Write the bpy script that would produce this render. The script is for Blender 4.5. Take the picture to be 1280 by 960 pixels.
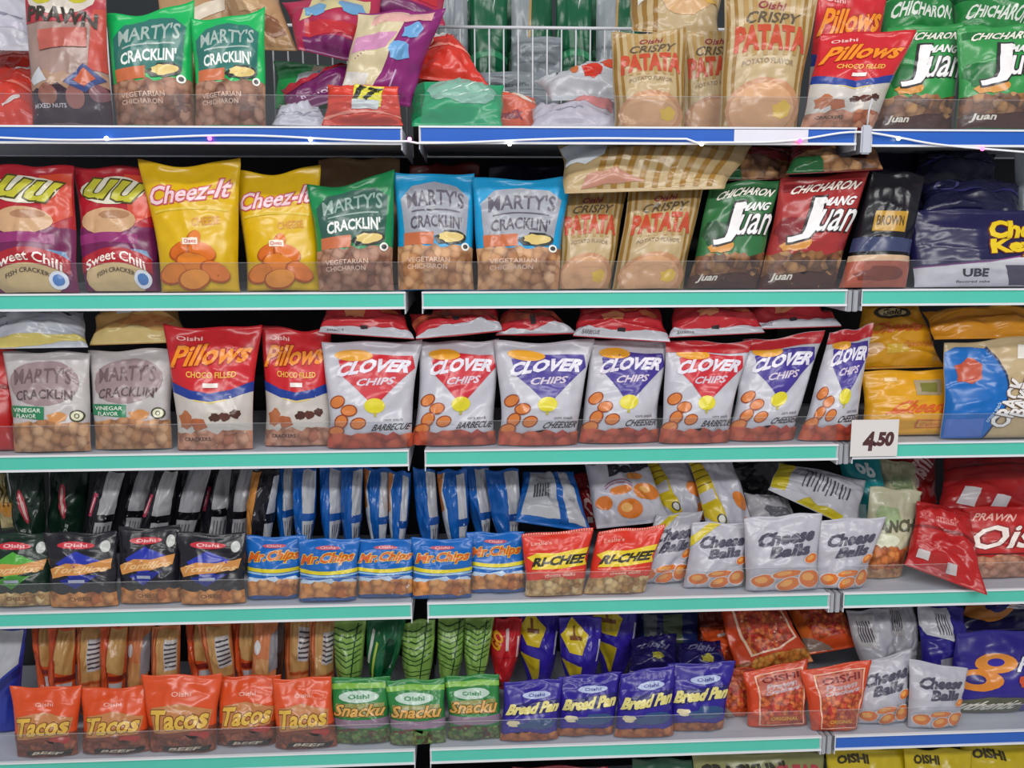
import bpy, bmesh, math, random
import numpy as np
from mathutils import Vector, Matrix

# ------------------------------------------------------------------ clean
for o in list(bpy.data.objects):
    bpy.data.objects.remove(o)
scene = bpy.context.scene
COL = scene.collection

# ------------------------------------------------------------------ camera
FPX = 1150.0
CAM = np.array([0.0945, -1.843, 1.4])
YAW, PITCH, ROLL = 0.0551, -0.1649, -0.0019
_cy, _sy, _cp, _sp = math.cos(YAW), math.sin(YAW), math.cos(PITCH), math.sin(PITCH)
FW = np.array([_sy * _cp, _cy * _cp, _sp])
_r = np.array([_cy, -_sy, 0.0]); _u = np.cross(_r, FW)
RT = math.cos(ROLL) * _r + math.sin(ROLL) * _u
UP = -math.sin(ROLL) * _r + math.cos(ROLL) * _u
cd = bpy.data.cameras.new('camera'); cam = bpy.data.objects.new('camera', cd); COL.objects.link(cam)
m = Matrix.Identity(4)
for i in range(3):
    m[i][0] = RT[i]; m[i][1] = UP[i]; m[i][2] = -FW[i]; m[i][3] = CAM[i]
cam.matrix_world = m
cd.sensor_width = 36.0; cd.lens = FPX / 1280 * 36.0; cd.clip_start = 0.05
scene.camera = cam

# ------------------------------------------------------------------ world, lamps, exposure
w = bpy.data.worlds.new('store_interior'); scene.world = w; w.use_nodes = True
bg = w.node_tree.nodes['Background']
bg.inputs[0].default_value = (0.90, 0.93, 1.0, 1); bg.inputs[1].default_value = 0.36
def area(name, loc, rot, sx, sy, power, col=(1, 1, 1)):
    l = bpy.data.lights.new(name, 'AREA'); l.shape = 'RECTANGLE'; l.size = sx; l.size_y = sy
    l.energy = power; l.color = col
    o = bpy.data.objects.new(name, l); COL.objects.link(o); o.location = loc; o.rotation_euler = rot
    return o
# rows of ceiling fluorescent tubes along the aisle
area('ceiling_tube_light', (-0.6, -1.25, 2.95), (math.radians(18), 0, 0), 1.5, 0.14, 16, (1.0, 0.98, 0.95))
area('ceiling_tube_light', (1.3, -1.25, 2.95), (math.radians(18), 0, 0), 1.5, 0.14, 16, (1.0, 0.98, 0.95))
area('ceiling_tube_light', (-0.9, -3.3, 2.8), (math.radians(48), 0, 0), 2.0, 0.22, 44, (1.0, 0.99, 0.97))
area('ceiling_tube_light', (1.5, -3.3, 2.8), (math.radians(48), 0, 0), 2.0, 0.22, 44, (1.0, 0.99, 0.97))
scene.view_settings.view_transform = 'Standard'
scene.view_settings.look = 'None'
scene.view_settings.exposure = -0.1
scene.view_settings.gamma = 1.0
scene.view_settings.use_curve_mapping = False

# ------------------------------------------------------------------ pixel helpers
def ray(px, py, y):
    d = FW + RT * ((px - 640) / FPX) + UP * ((480 - py) / FPX)
    t = (y - CAM[1]) / d[1]
    return CAM + d * t
def xat(px, y, z):
    k = (px - 640) / FPX
    dy, dz = y - CAM[1], z - CAM[2]
    a = RT[0] - k * FW[0]
    b = k * (dy * FW[1] + dz * FW[2]) - (dy * RT[1] + dz * RT[2])
    return CAM[0] + b / a

# ------------------------------------------------------------------ materials
def lin(h):
    h = h.lstrip('#')
    c = [int(h[i:i + 2], 16) / 255 for i in (0, 2, 4)]
    return [x / 12.92 if x <= 0.04045 else ((x + 0.055) / 1.055) ** 2.4 for x in c]
MATS = {}
def mat(key):
    """'#rrggbb' = glossy printed film; tuples: ('chips', a, b, c, scale), ('foil', hex), ('plain', hex, rough, metal)"""
    if key in MATS:
        return MATS[key]
    m = bpy.data.materials.new('print' if isinstance(key, str) else key[0]); m.use_nodes = True
    nt = m.node_tree; b = nt.nodes['Principled BSDF']; L = nt.links.new
    def node(t, **kw):
        n = nt.nodes.new(t)
        for k, v in kw.items():
            setattr(n, k, v)
        return n
    tc = node('ShaderNodeTexCoord')
    def bump(scale, strength, dist=0.004):
        nz = node('ShaderNodeTexNoise', noise_type='RIDGED_MULTIFRACTAL'); nz.inputs['Scale'].default_value = scale
        nz.inputs['Detail'].default_value = 2.0; nz.inputs['Distortion'].default_value = 0.6
        bp = node('ShaderNodeBump'); bp.inputs['Strength'].default_value = strength
        bp.inputs['Distance'].default_value = dist
        L(tc.outputs['Object'], nz.inputs['Vector']); L(nz.outputs['Fac'], bp.inputs['Height'])
        L(bp.outputs['Normal'], b.inputs['Normal'])
    if isinstance(key, str):
        c = lin(key); b.inputs['Roughness'].default_value = 0.25
        nz = node('ShaderNodeTexNoise'); nz.inputs['Scale'].default_value = 55
        mx = node('ShaderNodeMix', data_type='RGBA'); mx.inputs[6].default_value = (*[x * 0.90 for x in c], 1)
        mx.inputs[7].default_value = (*[min(1, x * 1.10) for x in c], 1)
        L(tc.outputs['Object'], nz.inputs['Vector']); L(nz.outputs['Fac'], mx.inputs[0]); L(mx.outputs[2], b.inputs['Base Color'])
        bump(20, 0.9, 0.005)
    elif key[0] == 'foil':
        b.inputs['Base Color'].default_value = (*lin(key[1]), 1); b.inputs['Metallic'].default_value = 0.55
        b.inputs['Roughness'].default_value = 0.33; bump(24, 1.0, 0.005)
    elif key[0] == 'chips':
        vo = node('ShaderNodeTexVoronoi'); vo.inputs['Scale'].default_value = key[4]
        nz = node('ShaderNodeTexNoise'); nz.inputs['Scale'].default_value = key[4] * 1.3; nz.inputs['Detail'].default_value = 4
        ad = node('ShaderNodeVectorMath', operation='MULTIPLY_ADD'); ad.inputs[1].default_value = (0.012,) * 3
        L(nz.outputs['Color'], ad.inputs[0]); L(tc.outputs['Object'], ad.inputs[2]); L(ad.outputs[0], vo.inputs['Vector'])
        L(tc.outputs['Object'], nz.inputs['Vector'])
        sp = node('ShaderNodeSeparateColor'); L(vo.outputs['Color'], sp.inputs[0])
        rp = node('ShaderNodeValToRGB'); e = rp.color_ramp.elements
        e[0].color = (*lin(key[1]), 1); e[1].color = (*lin(key[3]), 1); e[0].position = 0.1; e[1].position = 0.9
        k = e.new(0.5); k.color = (*lin(key[2]), 1)
        L(sp.outputs[0], rp.inputs[0])
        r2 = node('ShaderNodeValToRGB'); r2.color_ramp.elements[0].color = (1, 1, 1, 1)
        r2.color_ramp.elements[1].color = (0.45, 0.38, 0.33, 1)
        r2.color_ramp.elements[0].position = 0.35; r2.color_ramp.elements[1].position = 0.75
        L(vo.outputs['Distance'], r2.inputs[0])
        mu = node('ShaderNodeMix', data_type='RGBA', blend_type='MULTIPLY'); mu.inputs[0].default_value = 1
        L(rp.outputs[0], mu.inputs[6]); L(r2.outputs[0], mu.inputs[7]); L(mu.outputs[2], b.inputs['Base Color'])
        b.inputs['Roughness'].default_value = 0.4; bump(20, 0.9, 0.005)
    elif key[0] == 'plain':
        c = lin(key[1]); b.inputs['Roughness'].default_value = key[2]; b.inputs['Metallic'].default_value = key[3]
        nz = node('ShaderNodeTexNoise'); nz.inputs['Scale'].default_value = 14; nz.inputs['Detail'].default_value = 5
        mx = node('ShaderNodeMix', data_type='RGBA'); mx.inputs[6].default_value = (*[x * 0.93 for x in c], 1)
        mx.inputs[7].default_value = (*[min(1, x * 1.05) for x in c], 1)
        L(tc.outputs['Object'], nz.inputs['Vector']); L(nz.outputs['Fac'], mx.inputs[0]); L(mx.outputs[2], b.inputs['Base Color'])
    elif key[0] == 'clear':
        out = nt.nodes['Material Output']
        tr = node('ShaderNodeBsdfTransparent'); tr.inputs[0].default_value = (0.94, 0.95, 0.96, 1)
        gl = node('ShaderNodeBsdfGlossy'); gl.inputs['Roughness'].default_value = 0.12
        df = node('ShaderNodeBsdfDiffuse'); df.inputs[0].default_value = (0.8, 0.82, 0.85, 1)
        m1 = node('ShaderNodeMixShader'); m1.inputs[0].default_value = 0.45
        m2 = node('ShaderNodeMixShader'); m2.inputs[0].default_value = key[1]
        nz = node('ShaderNodeTexNoise'); nz.inputs['Scale'].default_value = 9
        L(gl.outputs[0], m1.inputs[1]); L(df.outputs[0], m1.inputs[2])
        L(tr.outputs[0], m2.inputs[1]); L(m1.outputs[0], m2.inputs[2]); L(m2.outputs[0], out.inputs[0])
    elif key[0] == 'glow':
        b.inputs['Base Color'].default_value = (*lin(key[1]), 1)
        b.inputs['Emission Color'].default_value = (*lin(key[1]), 1); b.inputs['Emission Strength'].default_value = key[2]
    MATS[key] = m
    return m

# ------------------------------------------------------------------ generic mesh helpers
def link(name, me, parent=None, loc=None):
    o = bpy.data.objects.new(name, me); COL.objects.link(o)
    if loc is not None: o.location = loc
    if parent is not None: o.parent = parent
    return o
def tag(o, label, cat, group=None, kind=None):
    if label: o['label'] = label
    if cat: o['category'] = cat
    if group: o['group'] = group
    if kind: o['kind'] = kind
    return o
def boxmesh(name, boxes, mkey, bevel=0.0):
    vs, fs = [], []
    for (x0, y0, z0, x1, y1, z1) in boxes:
        n = len(vs)
        vs += [(x, y, z) for z in (z0, z1) for y in (y0, y1) for x in (x0, x1)]
        fs += [tuple(n + i for i in f) for f in ((0, 2, 3, 1), (4, 5, 7, 6), (0, 1, 5, 4), (2, 6, 7, 3), (0, 4, 6, 2), (1, 3, 7, 5))]
    me = bpy.data.meshes.new(name); me.from_pydata(vs, [], fs)
    if bevel:
        bm = bmesh.new(); bm.from_mesh(me)
        bmesh.ops.bevel(bm, geom=bm.edges[:], offset=bevel, segments=2, affect='EDGES'); bm.to_mesh(me); bm.free()
    me.materials.append(mat(mkey)); return me
def tube(name, pts, r, mkey, n=6, closed=False):
    bm = bmesh.new(); rings = []
    P = [Vector(p) for p in pts]
    for i, p in enumerate(P):
        t = (P[min(i + 1, len(P) - 1)] - P[max(i - 1, 0)]).normalized()
        a = t.cross(Vector((0, 0, 1)))
        if a.length < 1e-3: a = t.cross(Vector((0, 1, 0)))
        a.normalize(); b = t.cross(a)
        rings.append([bm.verts.new(p + (a * math.cos(k * 2 * math.pi / n) + b * math.sin(k * 2 * math.pi / n)) * r) for k in range(n)])
    for i in range(len(rings) - 1):
        for k in range(n):
            bm.faces.new((rings[i][k], rings[i][(k + 1) % n], rings[i + 1][(k + 1) % n], rings[i + 1][k]))
    bm.faces.new(rings[0][::-1]); bm.faces.new(rings[-1])
    bmesh.ops.recalc_face_normals(bm, faces=bm.faces[:])
    me = bpy.data.meshes.new(name); bm.to_mesh(me); bm.free()
    for f in me.polygons: f.use_smooth = True
    me.materials.append(mat(mkey)); return me

# ------------------------------------------------------------------ flat print pieces (in bag u,v space)
NU, NV = 31, 41
_flat = {}
def _cut(bm):
    us = [v.co.x for v in bm.verts]; vs = [v.co.y for v in bm.verts]
    if not us: return
    def bis(co, no, clear=False):
        bmesh.ops.bisect_plane(bm, geom=bm.verts[:] + bm.edges[:] + bm.faces[:], dist=1e-6, plane_co=co, plane_no=no, clear_outer=clear)
    u0, u1, v0, v1 = min(us), max(us), min(vs), max(vs)
    lo, hi = 0.004, 0.996
    if u1 > hi: bis((hi, 0, 0), (1, 0, 0), True)
    if u0 < lo: bis((lo, 0, 0), (-1, 0, 0), True)
    if v1 > hi: bis((0, hi, 0), (0, 1, 0), True)
    if v0 < lo: bis((0, lo, 0), (0, -1, 0), True)
    for i in range(NU):
        u = i / (NU - 1)
        if max(u0, lo) < u < min(u1, hi): bis((u, 0, 0), (1, 0, 0))
    for j in range(NV):
        v = j / (NV - 1)
        if max(v0, lo) < v < min(v1, hi): bis((0, v, 0), (0, 1, 0))
def flat(item):
    k = repr(item)
    if k in _flat: return _flat[k]
    bm = bmesh.new()
    if item[0] == 'poly':
        pts = item[3]
        f = bm.faces.new([bm.verts.new((p[0], p[1], 0)) for p in pts])
        bmesh.ops.triangulate(bm, faces=[f])
    else:
        _, _, _, s, u0, v0, u1, v1, rot, bow, shear, bold = item
        cu = bpy.data.curves.new('lettering', 'FONT'); cu.body = s; cu.resolution_u = 2; cu.offset = bold
        cu.fill_mode = 'FRONT' if hasattr(cu, 'fill_mode') else cu.fill_mode
        ob = bpy.data.objects.new('lettering', cu); COL.objects.link(ob)
        me = bpy.data.meshes.new_from_object(ob)
        bpy.data.objects.remove(ob); bpy.data.curves.remove(cu)
        bm.from_mesh(me); bpy.data.meshes.remove(me)
        bmesh.ops.remove_doubles(bm, verts=bm.verts[:], dist=1e-4)
        if bm.verts:
            xs = [v.co.x for v in bm.verts]; ys = [v.co.y for v in bm.verts]
            x0, x1, y0, y1 = min(xs), max(xs), min(ys), max(ys)
            cu_, cv_ = (u0 + u1) / 2, (v0 + v1) / 2
            ca, sa = math.cos(math.radians(rot)), math.sin(math.radians(rot))
            for v in bm.verts:
                a = (v.co.x - x0) / max(1e-6, x1 - x0); b = (v.co.y - y0) / max(1e-6, y1 - y0)
                a += shear * (b - 0.5)
                U = u0 + a * (u1 - u0); V = v0 + b * (v1 - v0) + bow * (1 - (2 * a - 1) ** 2)
                du, dv = U - cu_, (V - cv_) * 1.45
                v.co = (cu_ + du * ca - dv * sa, cv_ + (du * sa + dv * ca) / 1.45, 0)
        bmesh.ops.triangulate(bm, faces=bm.faces[:])
    _cut(bm)
    bm.verts.index_update()
    V = np.array([(v.co.x, v.co.y) for v in bm.verts]).reshape(-1, 2)
    F = []
    for f in bm.faces:
        idx = [v.index for v in f.verts]
        if f.normal.z < 0: idx.reverse()
        F.append(idx)
    bm.free()
    _flat[k] = (V, F)
    return _flat[k]
_lay = {}
def layers(items):
    k = id(items)
    if k in _lay: return _lay[k]
    bb, out = [], []
    for it in items:
        fv = flat(it)[0]
        if len(fv) == 0: bb.append((9, 9, 9, 9)); out.append(0); continue
        b = (*fv.min(0), *fv.max(0)); l = 0
        for c, m_ in zip(bb, out):
            if b[0] < c[2] and b[2] > c[0] and b[1] < c[3] and b[3] > c[1]: l = max(l, m_ + 1)
        bb.append(b); out.append(l)
    _lay[k] = out
    return out
def P(name, col, pts): return ('poly', name, col, tuple(pts))
def R(name, col, u0, v0, u1, v1): return P(name, col, ((u0, v0), (u1, v0), (u1, v1), (u0, v1)))
def E(name, col, cu, cv, ru, rv, rot=0, n=18):
    ca, sa = math.cos(math.radians(rot)), math.sin(math.radians(rot)); pts = []
    for i in range(n):
        a = 2 * math.pi * i / n; x, y = ru * math.cos(a), rv * 1.45 * math.sin(a)
        pts.append((cu + x * ca - y * sa, cv + (x * sa + y * ca) / 1.45))
    return P(name, col, pts)
def B(name, col, cu, cv, ru, rv, seed=1, n=16, amt=0.22):
    rg = random.Random(seed); pts = []
    for i in range(n):
        a = 2 * math.pi * i / n; k = 1 + rg.uniform(-amt, amt)
        pts.append((cu + ru * k * math.cos(a), cv + rv * k * math.sin(a)))
    return P(name, col, pts)
def W(name, col, v, amp, seed=1, n=14, v0=0.0):
    rg = random.Random(seed)
    return P(name, col, [(0, v0), (1, v0)] + [(1 - i / n, v + rg.uniform(-amp, amp)) for i in range(n + 1)])
def ARC(name, col, v0, v1, bow, n=12, u0=0.0, u1=1.0):
    lo = [(u0 + (u1 - u0) * i / n, v0 + bow * (1 - (2 * i / n - 1) ** 2)) for i in range(n + 1)]
    hi = [(u0 + (u1 - u0) * i / n, v1 + bow * (1 - (2 * i / n - 1) ** 2)) for i in range(n + 1)]
    return P(name, col, lo + hi[::-1])
def T(name, col, s, u0, v0, u1, v1, rot=0, bow=0, shear=0, bold=0.012):
    return ('text', name, col, s, u0, v0, u1, v1, rot, bow, shear, bold)

# ------------------------------------------------------------------ the bag builder
Zs = {1: 1.6008, 2: 1.2810, 3: 0.9589, 4: 0.6279, 5: 0.2937, 6: -0.045}
DECK = 0.002                                   # shelf deck lies this far below the rail's top edge
_seed = [100]
ROWOF = {'bags on the %s shelf' % n: i for i, n in enumerate(('top', 'second', 'third', 'fourth', 'fifth', 'lowest'), 1)}
for _n in ('dark green', 'black and silver', 'blue and silver'): ROWOF[_n + ' packets filed on edge'] = 4
for _n in ('orange and tan', 'lime green', 'purple and yellow'): ROWOF[_n + ' packets filed on edge'] = 5
TINY = {'barcode_line', 'panel_print', 'seal_teeth', 'brown_stripe', 'dark_line', 'thin_arc', 'glint', 'printed_mark', 'black_print', 'small_lettering'}
UNDER = {'round_badge_mark': ('round_badge',), 'badge_lettering': ('brand_badge', 'round_badge_mark', 'round_badge'), 'brand_lettering': ('brand_badge', 'brand_oval', 'logo_panel', 'title_back'),
         'name_lettering': ('logo_panel', 'title_back'), 'logo_underline': ('logo_panel',), 'flavor_lettering': ('flavor_label', 'red_ribbon'), 'logo_lettering': ('yellow_banner', 'logo_triangle', 'logo_band', 'title_back'),
         'ball_light': ('printed_ball',), 'ring_hole': ('printed_ring',), 'barcode_line': ('barcode_block',), 'label_lettering': ('yellow_label',), 'label_foot': ('yellow_label',), 'frame_face': ('frame',), 'frame_lettering': ('small_frame',),
         'small_frame_face': ('small_frame',), 'printed_chip_face': ('printed_chip',), 'printed_nut': ('printed_nut_edge',), 'puff_face': ('printed_puff',), 'logo_button_face': ('logo_button',), 'clover_stem': ('yellow_clover',), 'title_lettering': ('title_band',), 'plate_lettering': ('dark_plate',),
         'panel_band': ('nutrition_panel',), 'panel_print': ('nutrition_panel',), 'emblem_face': ('printed_emblem',), 'puff_lettering': ('small_white_label',), 'grey_window_face': ('grey_window',), 'black_logo_face': ('black_logo',), 'ring_mark_hole': ('ring_mark',), 'berry_patch_side': ('berry_patch',)}
POUCHES = []
def _bil(c, U, V):
    TL, TR, BR, BL = c
    return ((1 - V) * (1 - U))[..., None] * BL + ((1 - V) * U)[..., None] * BR + (V * U)[..., None] * TR + (V * (1 - U))[..., None] * TL
def bag(design, label, q, d=(0.09, 0.06), T_=0.03, stand=None, group=None, waist=0.05, sag=0.0, taper=0.0, cat='snack bag',
        wr=1.0, name='snack_bag', side=None, tip=0.0):
    """q = pixel corners TL, TR, BR, BL; d = depth (y, metres behind the shelf edge) of top and bottom edge or of the four corners."""
    _seed[0] += 1; rg = np.random.RandomState(_seed[0])
    base, items = design
    T_ = T_ * 1.12
    if stand is None and wr == 1.0: wr = 1.7
    px = [(q[0], q[1]), (q[2], q[3]), (q[4], q[5]), (q[6], q[7])]
    dd = d if len(d) == 4 else (d[0], d[0], d[1], d[1])
    if stand is not None: dd = tuple(k + 0.004 * (_seed[0] % 2) for k in dd)
    c = []
    for i in range(4):
        if stand is not None and i >= 2:
            z = Zs[stand] - DECK + 0.0012
            c.append(np.array([xat(px[i][0], dd[i], z), dd[i], z]))
        else:
            c.append(ray(px[i][0], px[i][1], dd[i]))
    u = np.linspace(0, 1, NU); v = np.linspace(0, 1, NV)
    U, V = np.meshgrid(u, v)                       # [NV, NU]
    pu = np.clip(1 - (2 * U - 1) ** 2, 0, 1) ** 0.55
    if stand is not None:
        b0 = 0.42
        up = b0 + (1 - b0) * np.clip(V / 0.24, 0, 1) ** 0.6
        dn = 1 - np.clip((V - 0.24) / (0.955 - 0.24), 0, 1) ** 2.0
        pv = np.minimum(up, dn)
    else:
        t = np.clip((V - 0.045) / 0.91, 0, 1)
        pv = np.clip(1 - (2 * t - 1) ** 2, 0, 1) ** 0.6
    # outline
    wf = 1 - waist * pv
    if taper: wf = wf * (1 - taper * np.clip(1 - V / 0.5, 0, 1) ** 1.3)
    Uo = 0.5 + (U - 0.5) * wf + 0.012 * np.sin(V * (5 + rg.rand() * 4) + rg.rand() * 6) * pv
    if tip: Uo = Uo + tip * np.clip(1 - V / 0.5, 0, 1)
    Vo = V - sag * np.clip(1 - (2 * U - 1) ** 2, 0, 1) * np.clip((V - 0.5) / 0.5, 0, 1) ** 2
    Vo = Vo + (0.012 * np.sin(U * (7 + 5 * rg.rand()) + rg.rand() * 6)) * np.clip((V - 0.7) / 0.3, 0, 1)
    S = _bil(c, Uo, Vo)
    N = np.cross((c[1] + c[2]) - (c[0] + c[3]), (c[0] + c[1]) - (c[2] + c[3])); N = N / np.linalg.norm(N)
    if N[1] > 0: N = -N
    # film wrinkles
    n1 = np.zeros_like(U)
    for _ in range(7):
        a = rg.rand() * math.pi; k = 5 + rg.rand() * 11; ph = rg.rand() * 6.28
        n1 += np.sin(k * (U * math.cos(a) + 1.4 * V * math.sin(a)) + ph) * (7.0 / k)
    n1 *= 0.0014 * wr
    cr = np.abs(np.sin(U * (14 + 8 * rg.rand()) + rg.rand() * 6)) - 0.5
    cr2 = np.abs(np.sin(U * (12 + 8 * rg.rand()) + rg.rand() * 6)) - 0.5
    n2 = 0.0055 * wr * (cr * np.exp(-np.abs(0.93 - V) / 0.09) + 0.7 * cr2 * np.exp(-np.abs(0.05 - V) / 0.07))
    for _ in range(5):                             # a few dents
        a, b_, r_ = rg.rand(), rg.rand(), 0.08 + rg.rand() * 0.10
        n1 -= 0.0045 * wr * np.exp(-(((U - a) / r_) ** 2 + ((V - b_) * 1.4 / r_) ** 2))
    for _ in range(6):                             # sharp creases in the film
        a = rg.rand() * math.pi; k = 3 + rg.rand() * 5; ph = rg.rand() * 6.28; b2 = rg.rand() * 6
        ridge = (1 - np.abs(np.sin(k * (U * math.cos(a) + 1.4 * V * math.sin(a)) + ph + 0.7 * np.sin(4 * V + b2) + 0.6 * np.sin(5 * U + b2)))) ** 5
        n1 += 0.0030 * wr * ridge * (1 if rg.rand() < 0.6 else -0.8) * (0.4 + 0.6 * np.sin(3 * V + 4 * U + b2) ** 2)
    edge = np.clip(pu * pv * 3, 0, 1)
    if stand is not None: n2 = n2 * np.clip(V / 0.3, 0, 1)
    hf = 0.0006 + T_ * pu * pv + (n1 + n2) * edge
    hb = 0.0006 + (0.55 * T_) * pu * pv
    seal = np.clip((V - 0.95) / 0.03, 0, 1)
    curl = seal * 0.0025 * np.sin(U * 9 + rg.rand() * 6)
    Fp = S + N * (np.maximum(hf, 0.0006) + curl)[..., None]
    Bp = S - N * (hb - curl)[..., None]
    if stand is not None:
        zmin = Zs[stand] - DECK + 0.0008
        Fp[..., 2] = np.maximum(Fp[..., 2], zmin); Bp[..., 2] = np.maximum(Bp[..., 2], zmin)
    row = int(group[-1]) if group and group[-1].isdigit() else ROWOF.get(group)
    if row:
        for A in (Fp, Bp):
            y = A[..., 1]
            if row > 1:
                A[..., 2] = np.where(y > 0.0075, np.minimum(A[..., 2], Zs[row - 1] - 0.0245), A[..., 2])
                A[..., 2] = np.where((y > -0.012) & (y <= 0.0075), np.minimum(A[..., 2], Zs[row - 1] - 0.038), A[..., 2])
                j = (np.abs(A[..., 0]) < 0.035) | (np.abs(A[..., 0] - 0.9) < 0.035)
                A[..., 2] = np.where(j & (y > -0.016), np.minimum(A[..., 2], Zs[row - 1] - 0.0545), A[..., 2])
            if min(dd) > 0.0: A[..., 1] = np.where(A[..., 2] < Zs[row] + 0.072, np.maximum(y, 0.0128), y)
            A[..., 2] = np.where(y > 0.005, np.maximum(A[..., 2], Zs[row] - DECK + 0.0008), A[..., 2])
            A[..., 2] = np.where((y > (-0.02 if min(dd) <= 0 else -0.0065)) & (y <= 0.005), np.maximum(A[..., 2], Zs[row] + 0.0008), A[..., 2])
    O = (c[2] + c[3]) / 2; lowest = min(Fp[..., 2].min(), Bp[..., 2].min()); O = np.array([O[0], O[1], lowest])
    Fp = Fp - O; Bp = Bp - O
    n = NU * NV; verts = np.concatenate([Fp.reshape(-1, 3), Bp.reshape(-1, 3)])
    faces = []
    for j in range(NV - 1):
        for i in range(NU - 1):
            a = j * NU + i
            faces.append((a, a + 1, a + NU + 1, a + NU)); faces.append((n + a, n + a + NU, n + a + NU + 1, n + a + 1))
    for i in range(NU - 1):
        a, b_ = i, (NV - 1) * NU + i
        faces.append((a, n + a, n + a + 1, a + 1)); faces.append((b_, b_ + 1, n + b_ + 1, n + b_))
    for j in range(NV - 1):
        a, b_ = j * NU, j * NU + NU - 1
        faces.append((a, a + NU, n + a + NU, n + a)); faces.append((b_, n + b_, n + b_ + NU, b_ + NU))
    me = bpy.data.meshes.new(name); me.from_pydata(verts.tolist(), [], faces)
    me.polygons.foreach_set('use_smooth', [True] * len(me.polygons)); me.materials.append(mat(base))
    root = link(name, me, None, O)
    tag(root, label, cat, group)
    POUCHES.append((root, verts + O, faces, row, min(dd) <= 0.0))
    # print
    gu = np.gradient(Fp, axis=1); gv = np.gradient(Fp, axis=0); GN = np.cross(gu, gv)
    GN /= np.maximum(1e-9, np.linalg.norm(GN, axis=2, keepdims=True))
    parts = []; tiny = {}
    for li, it in enumerate(items):
        if it[1] in TINY:
            if (it[1], it[2]) in tiny: tiny[(it[1], it[2])].append((li, it)); continue
            tiny[(it[1], it[2])] = l = [(li, it)]
        else: l = [(li, it)]
        parts.append((it[1], it[2], l))
    made = []; lay = layers(items)
    for nm, col, its in parts:
        av, af = [], []; off = 0
        for li, it in its:
            fv, ff = flat(it)
            if len(fv) == 0: continue
            x = np.clip(fv[:, 0], 0, 1) * (NU - 1); y = np.clip(fv[:, 1], 0, 1) * (NV - 1)
            i0 = np.minimum(x.astype(int), NU - 2); j0 = np.minimum(y.astype(int), NV - 2)
            fx = (x - i0)[:, None]; fy = (y - j0)[:, None]
            def bl(A):
                return (A[j0, i0] * (1 - fx) * (1 - fy) + A[j0, i0 + 1] * fx * (1 - fy) + A[j0 + 1, i0] * (1 - fx) * fy + A[j0 + 1, i0 + 1] * fx * fy)
            p = bl(Fp) + bl(GN) * (0.001 + 0.00036 * lay[li])
            av.append(p); af += [[k + off for k in f] for f in ff]; off += len(p)
        if not av: continue
        mm = bpy.data.meshes.new(nm); mm.from_pydata(np.concatenate(av).tolist(), [], af)
        mm.polygons.foreach_set('use_smooth', [True] * len(mm.polygons)); mm.materials.append(mat(col))
        cen = np.mean([p for p in np.concatenate([flat(i)[0] for _, i in its])], axis=0)
        par = root
        for cand in UNDER.get(nm, ()):
            near = [(np.hypot(*(c2 - cen)), o2) for n2, c2, o2 in made if n2 == cand and o2.parent is root]
            if near: par = min(near, key=lambda t: t[0])[1]; break
        made.append((nm, cen, link(nm, mm, par)))
    return root
# ------------------------------------------------------------------ setting: floor, back panel, posts
WHITE = ('plain', '#dfe1e6', 0.35, 0.0); GREY = ('plain', '#7d828c', 0.45, 0.1); TEAL = ('plain', '#50c0ac', 0.42, 0.0)
BLUE = ('plain', '#1f5cba', 0.28, 0.0); BLACK = ('plain', '#17181c', 0.5, 0.2); DECKM = ('plain', '#c3c6d0', 0.4, 0.1)
tag(link('floor', boxmesh('floor', [(-4, -4, -0.20, 4, 2.5, -0.15)], ('plain', '#e6e2da', 0.3, 0.0))), 'pale tiled shop floor below the shelves', None, None, 'structure')
tag(link('wall_back', boxmesh('wall_back', [(-4, 2.4, -0.15, 4, 2.5, 3.2)], ('plain', '#33393c', 0.6, 0.0))), 'far grey shop wall behind the next aisle', None, None, 'structure')
tag(link('back_panel', boxmesh('back_panel', [(-1.9, 0.455, -0.15, 2.9, 0.475, 1.575)], ('plain', '#1d1e24', 0.55, 0.2))), 'dark metal back panel of the snack shelving', 'panel')
for i, (x, t) in enumerate(((0.0, 'left'), (0.9, 'right'))):
    o = link('shelf_upright', boxmesh('shelf_upright', [(x - 0.014, 0.415, -0.15, x + 0.014, 0.453, 1.83)], BLACK))
    tag(o, 'black slotted upright behind the %s gap between shelf bays' % t, 'post')
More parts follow.
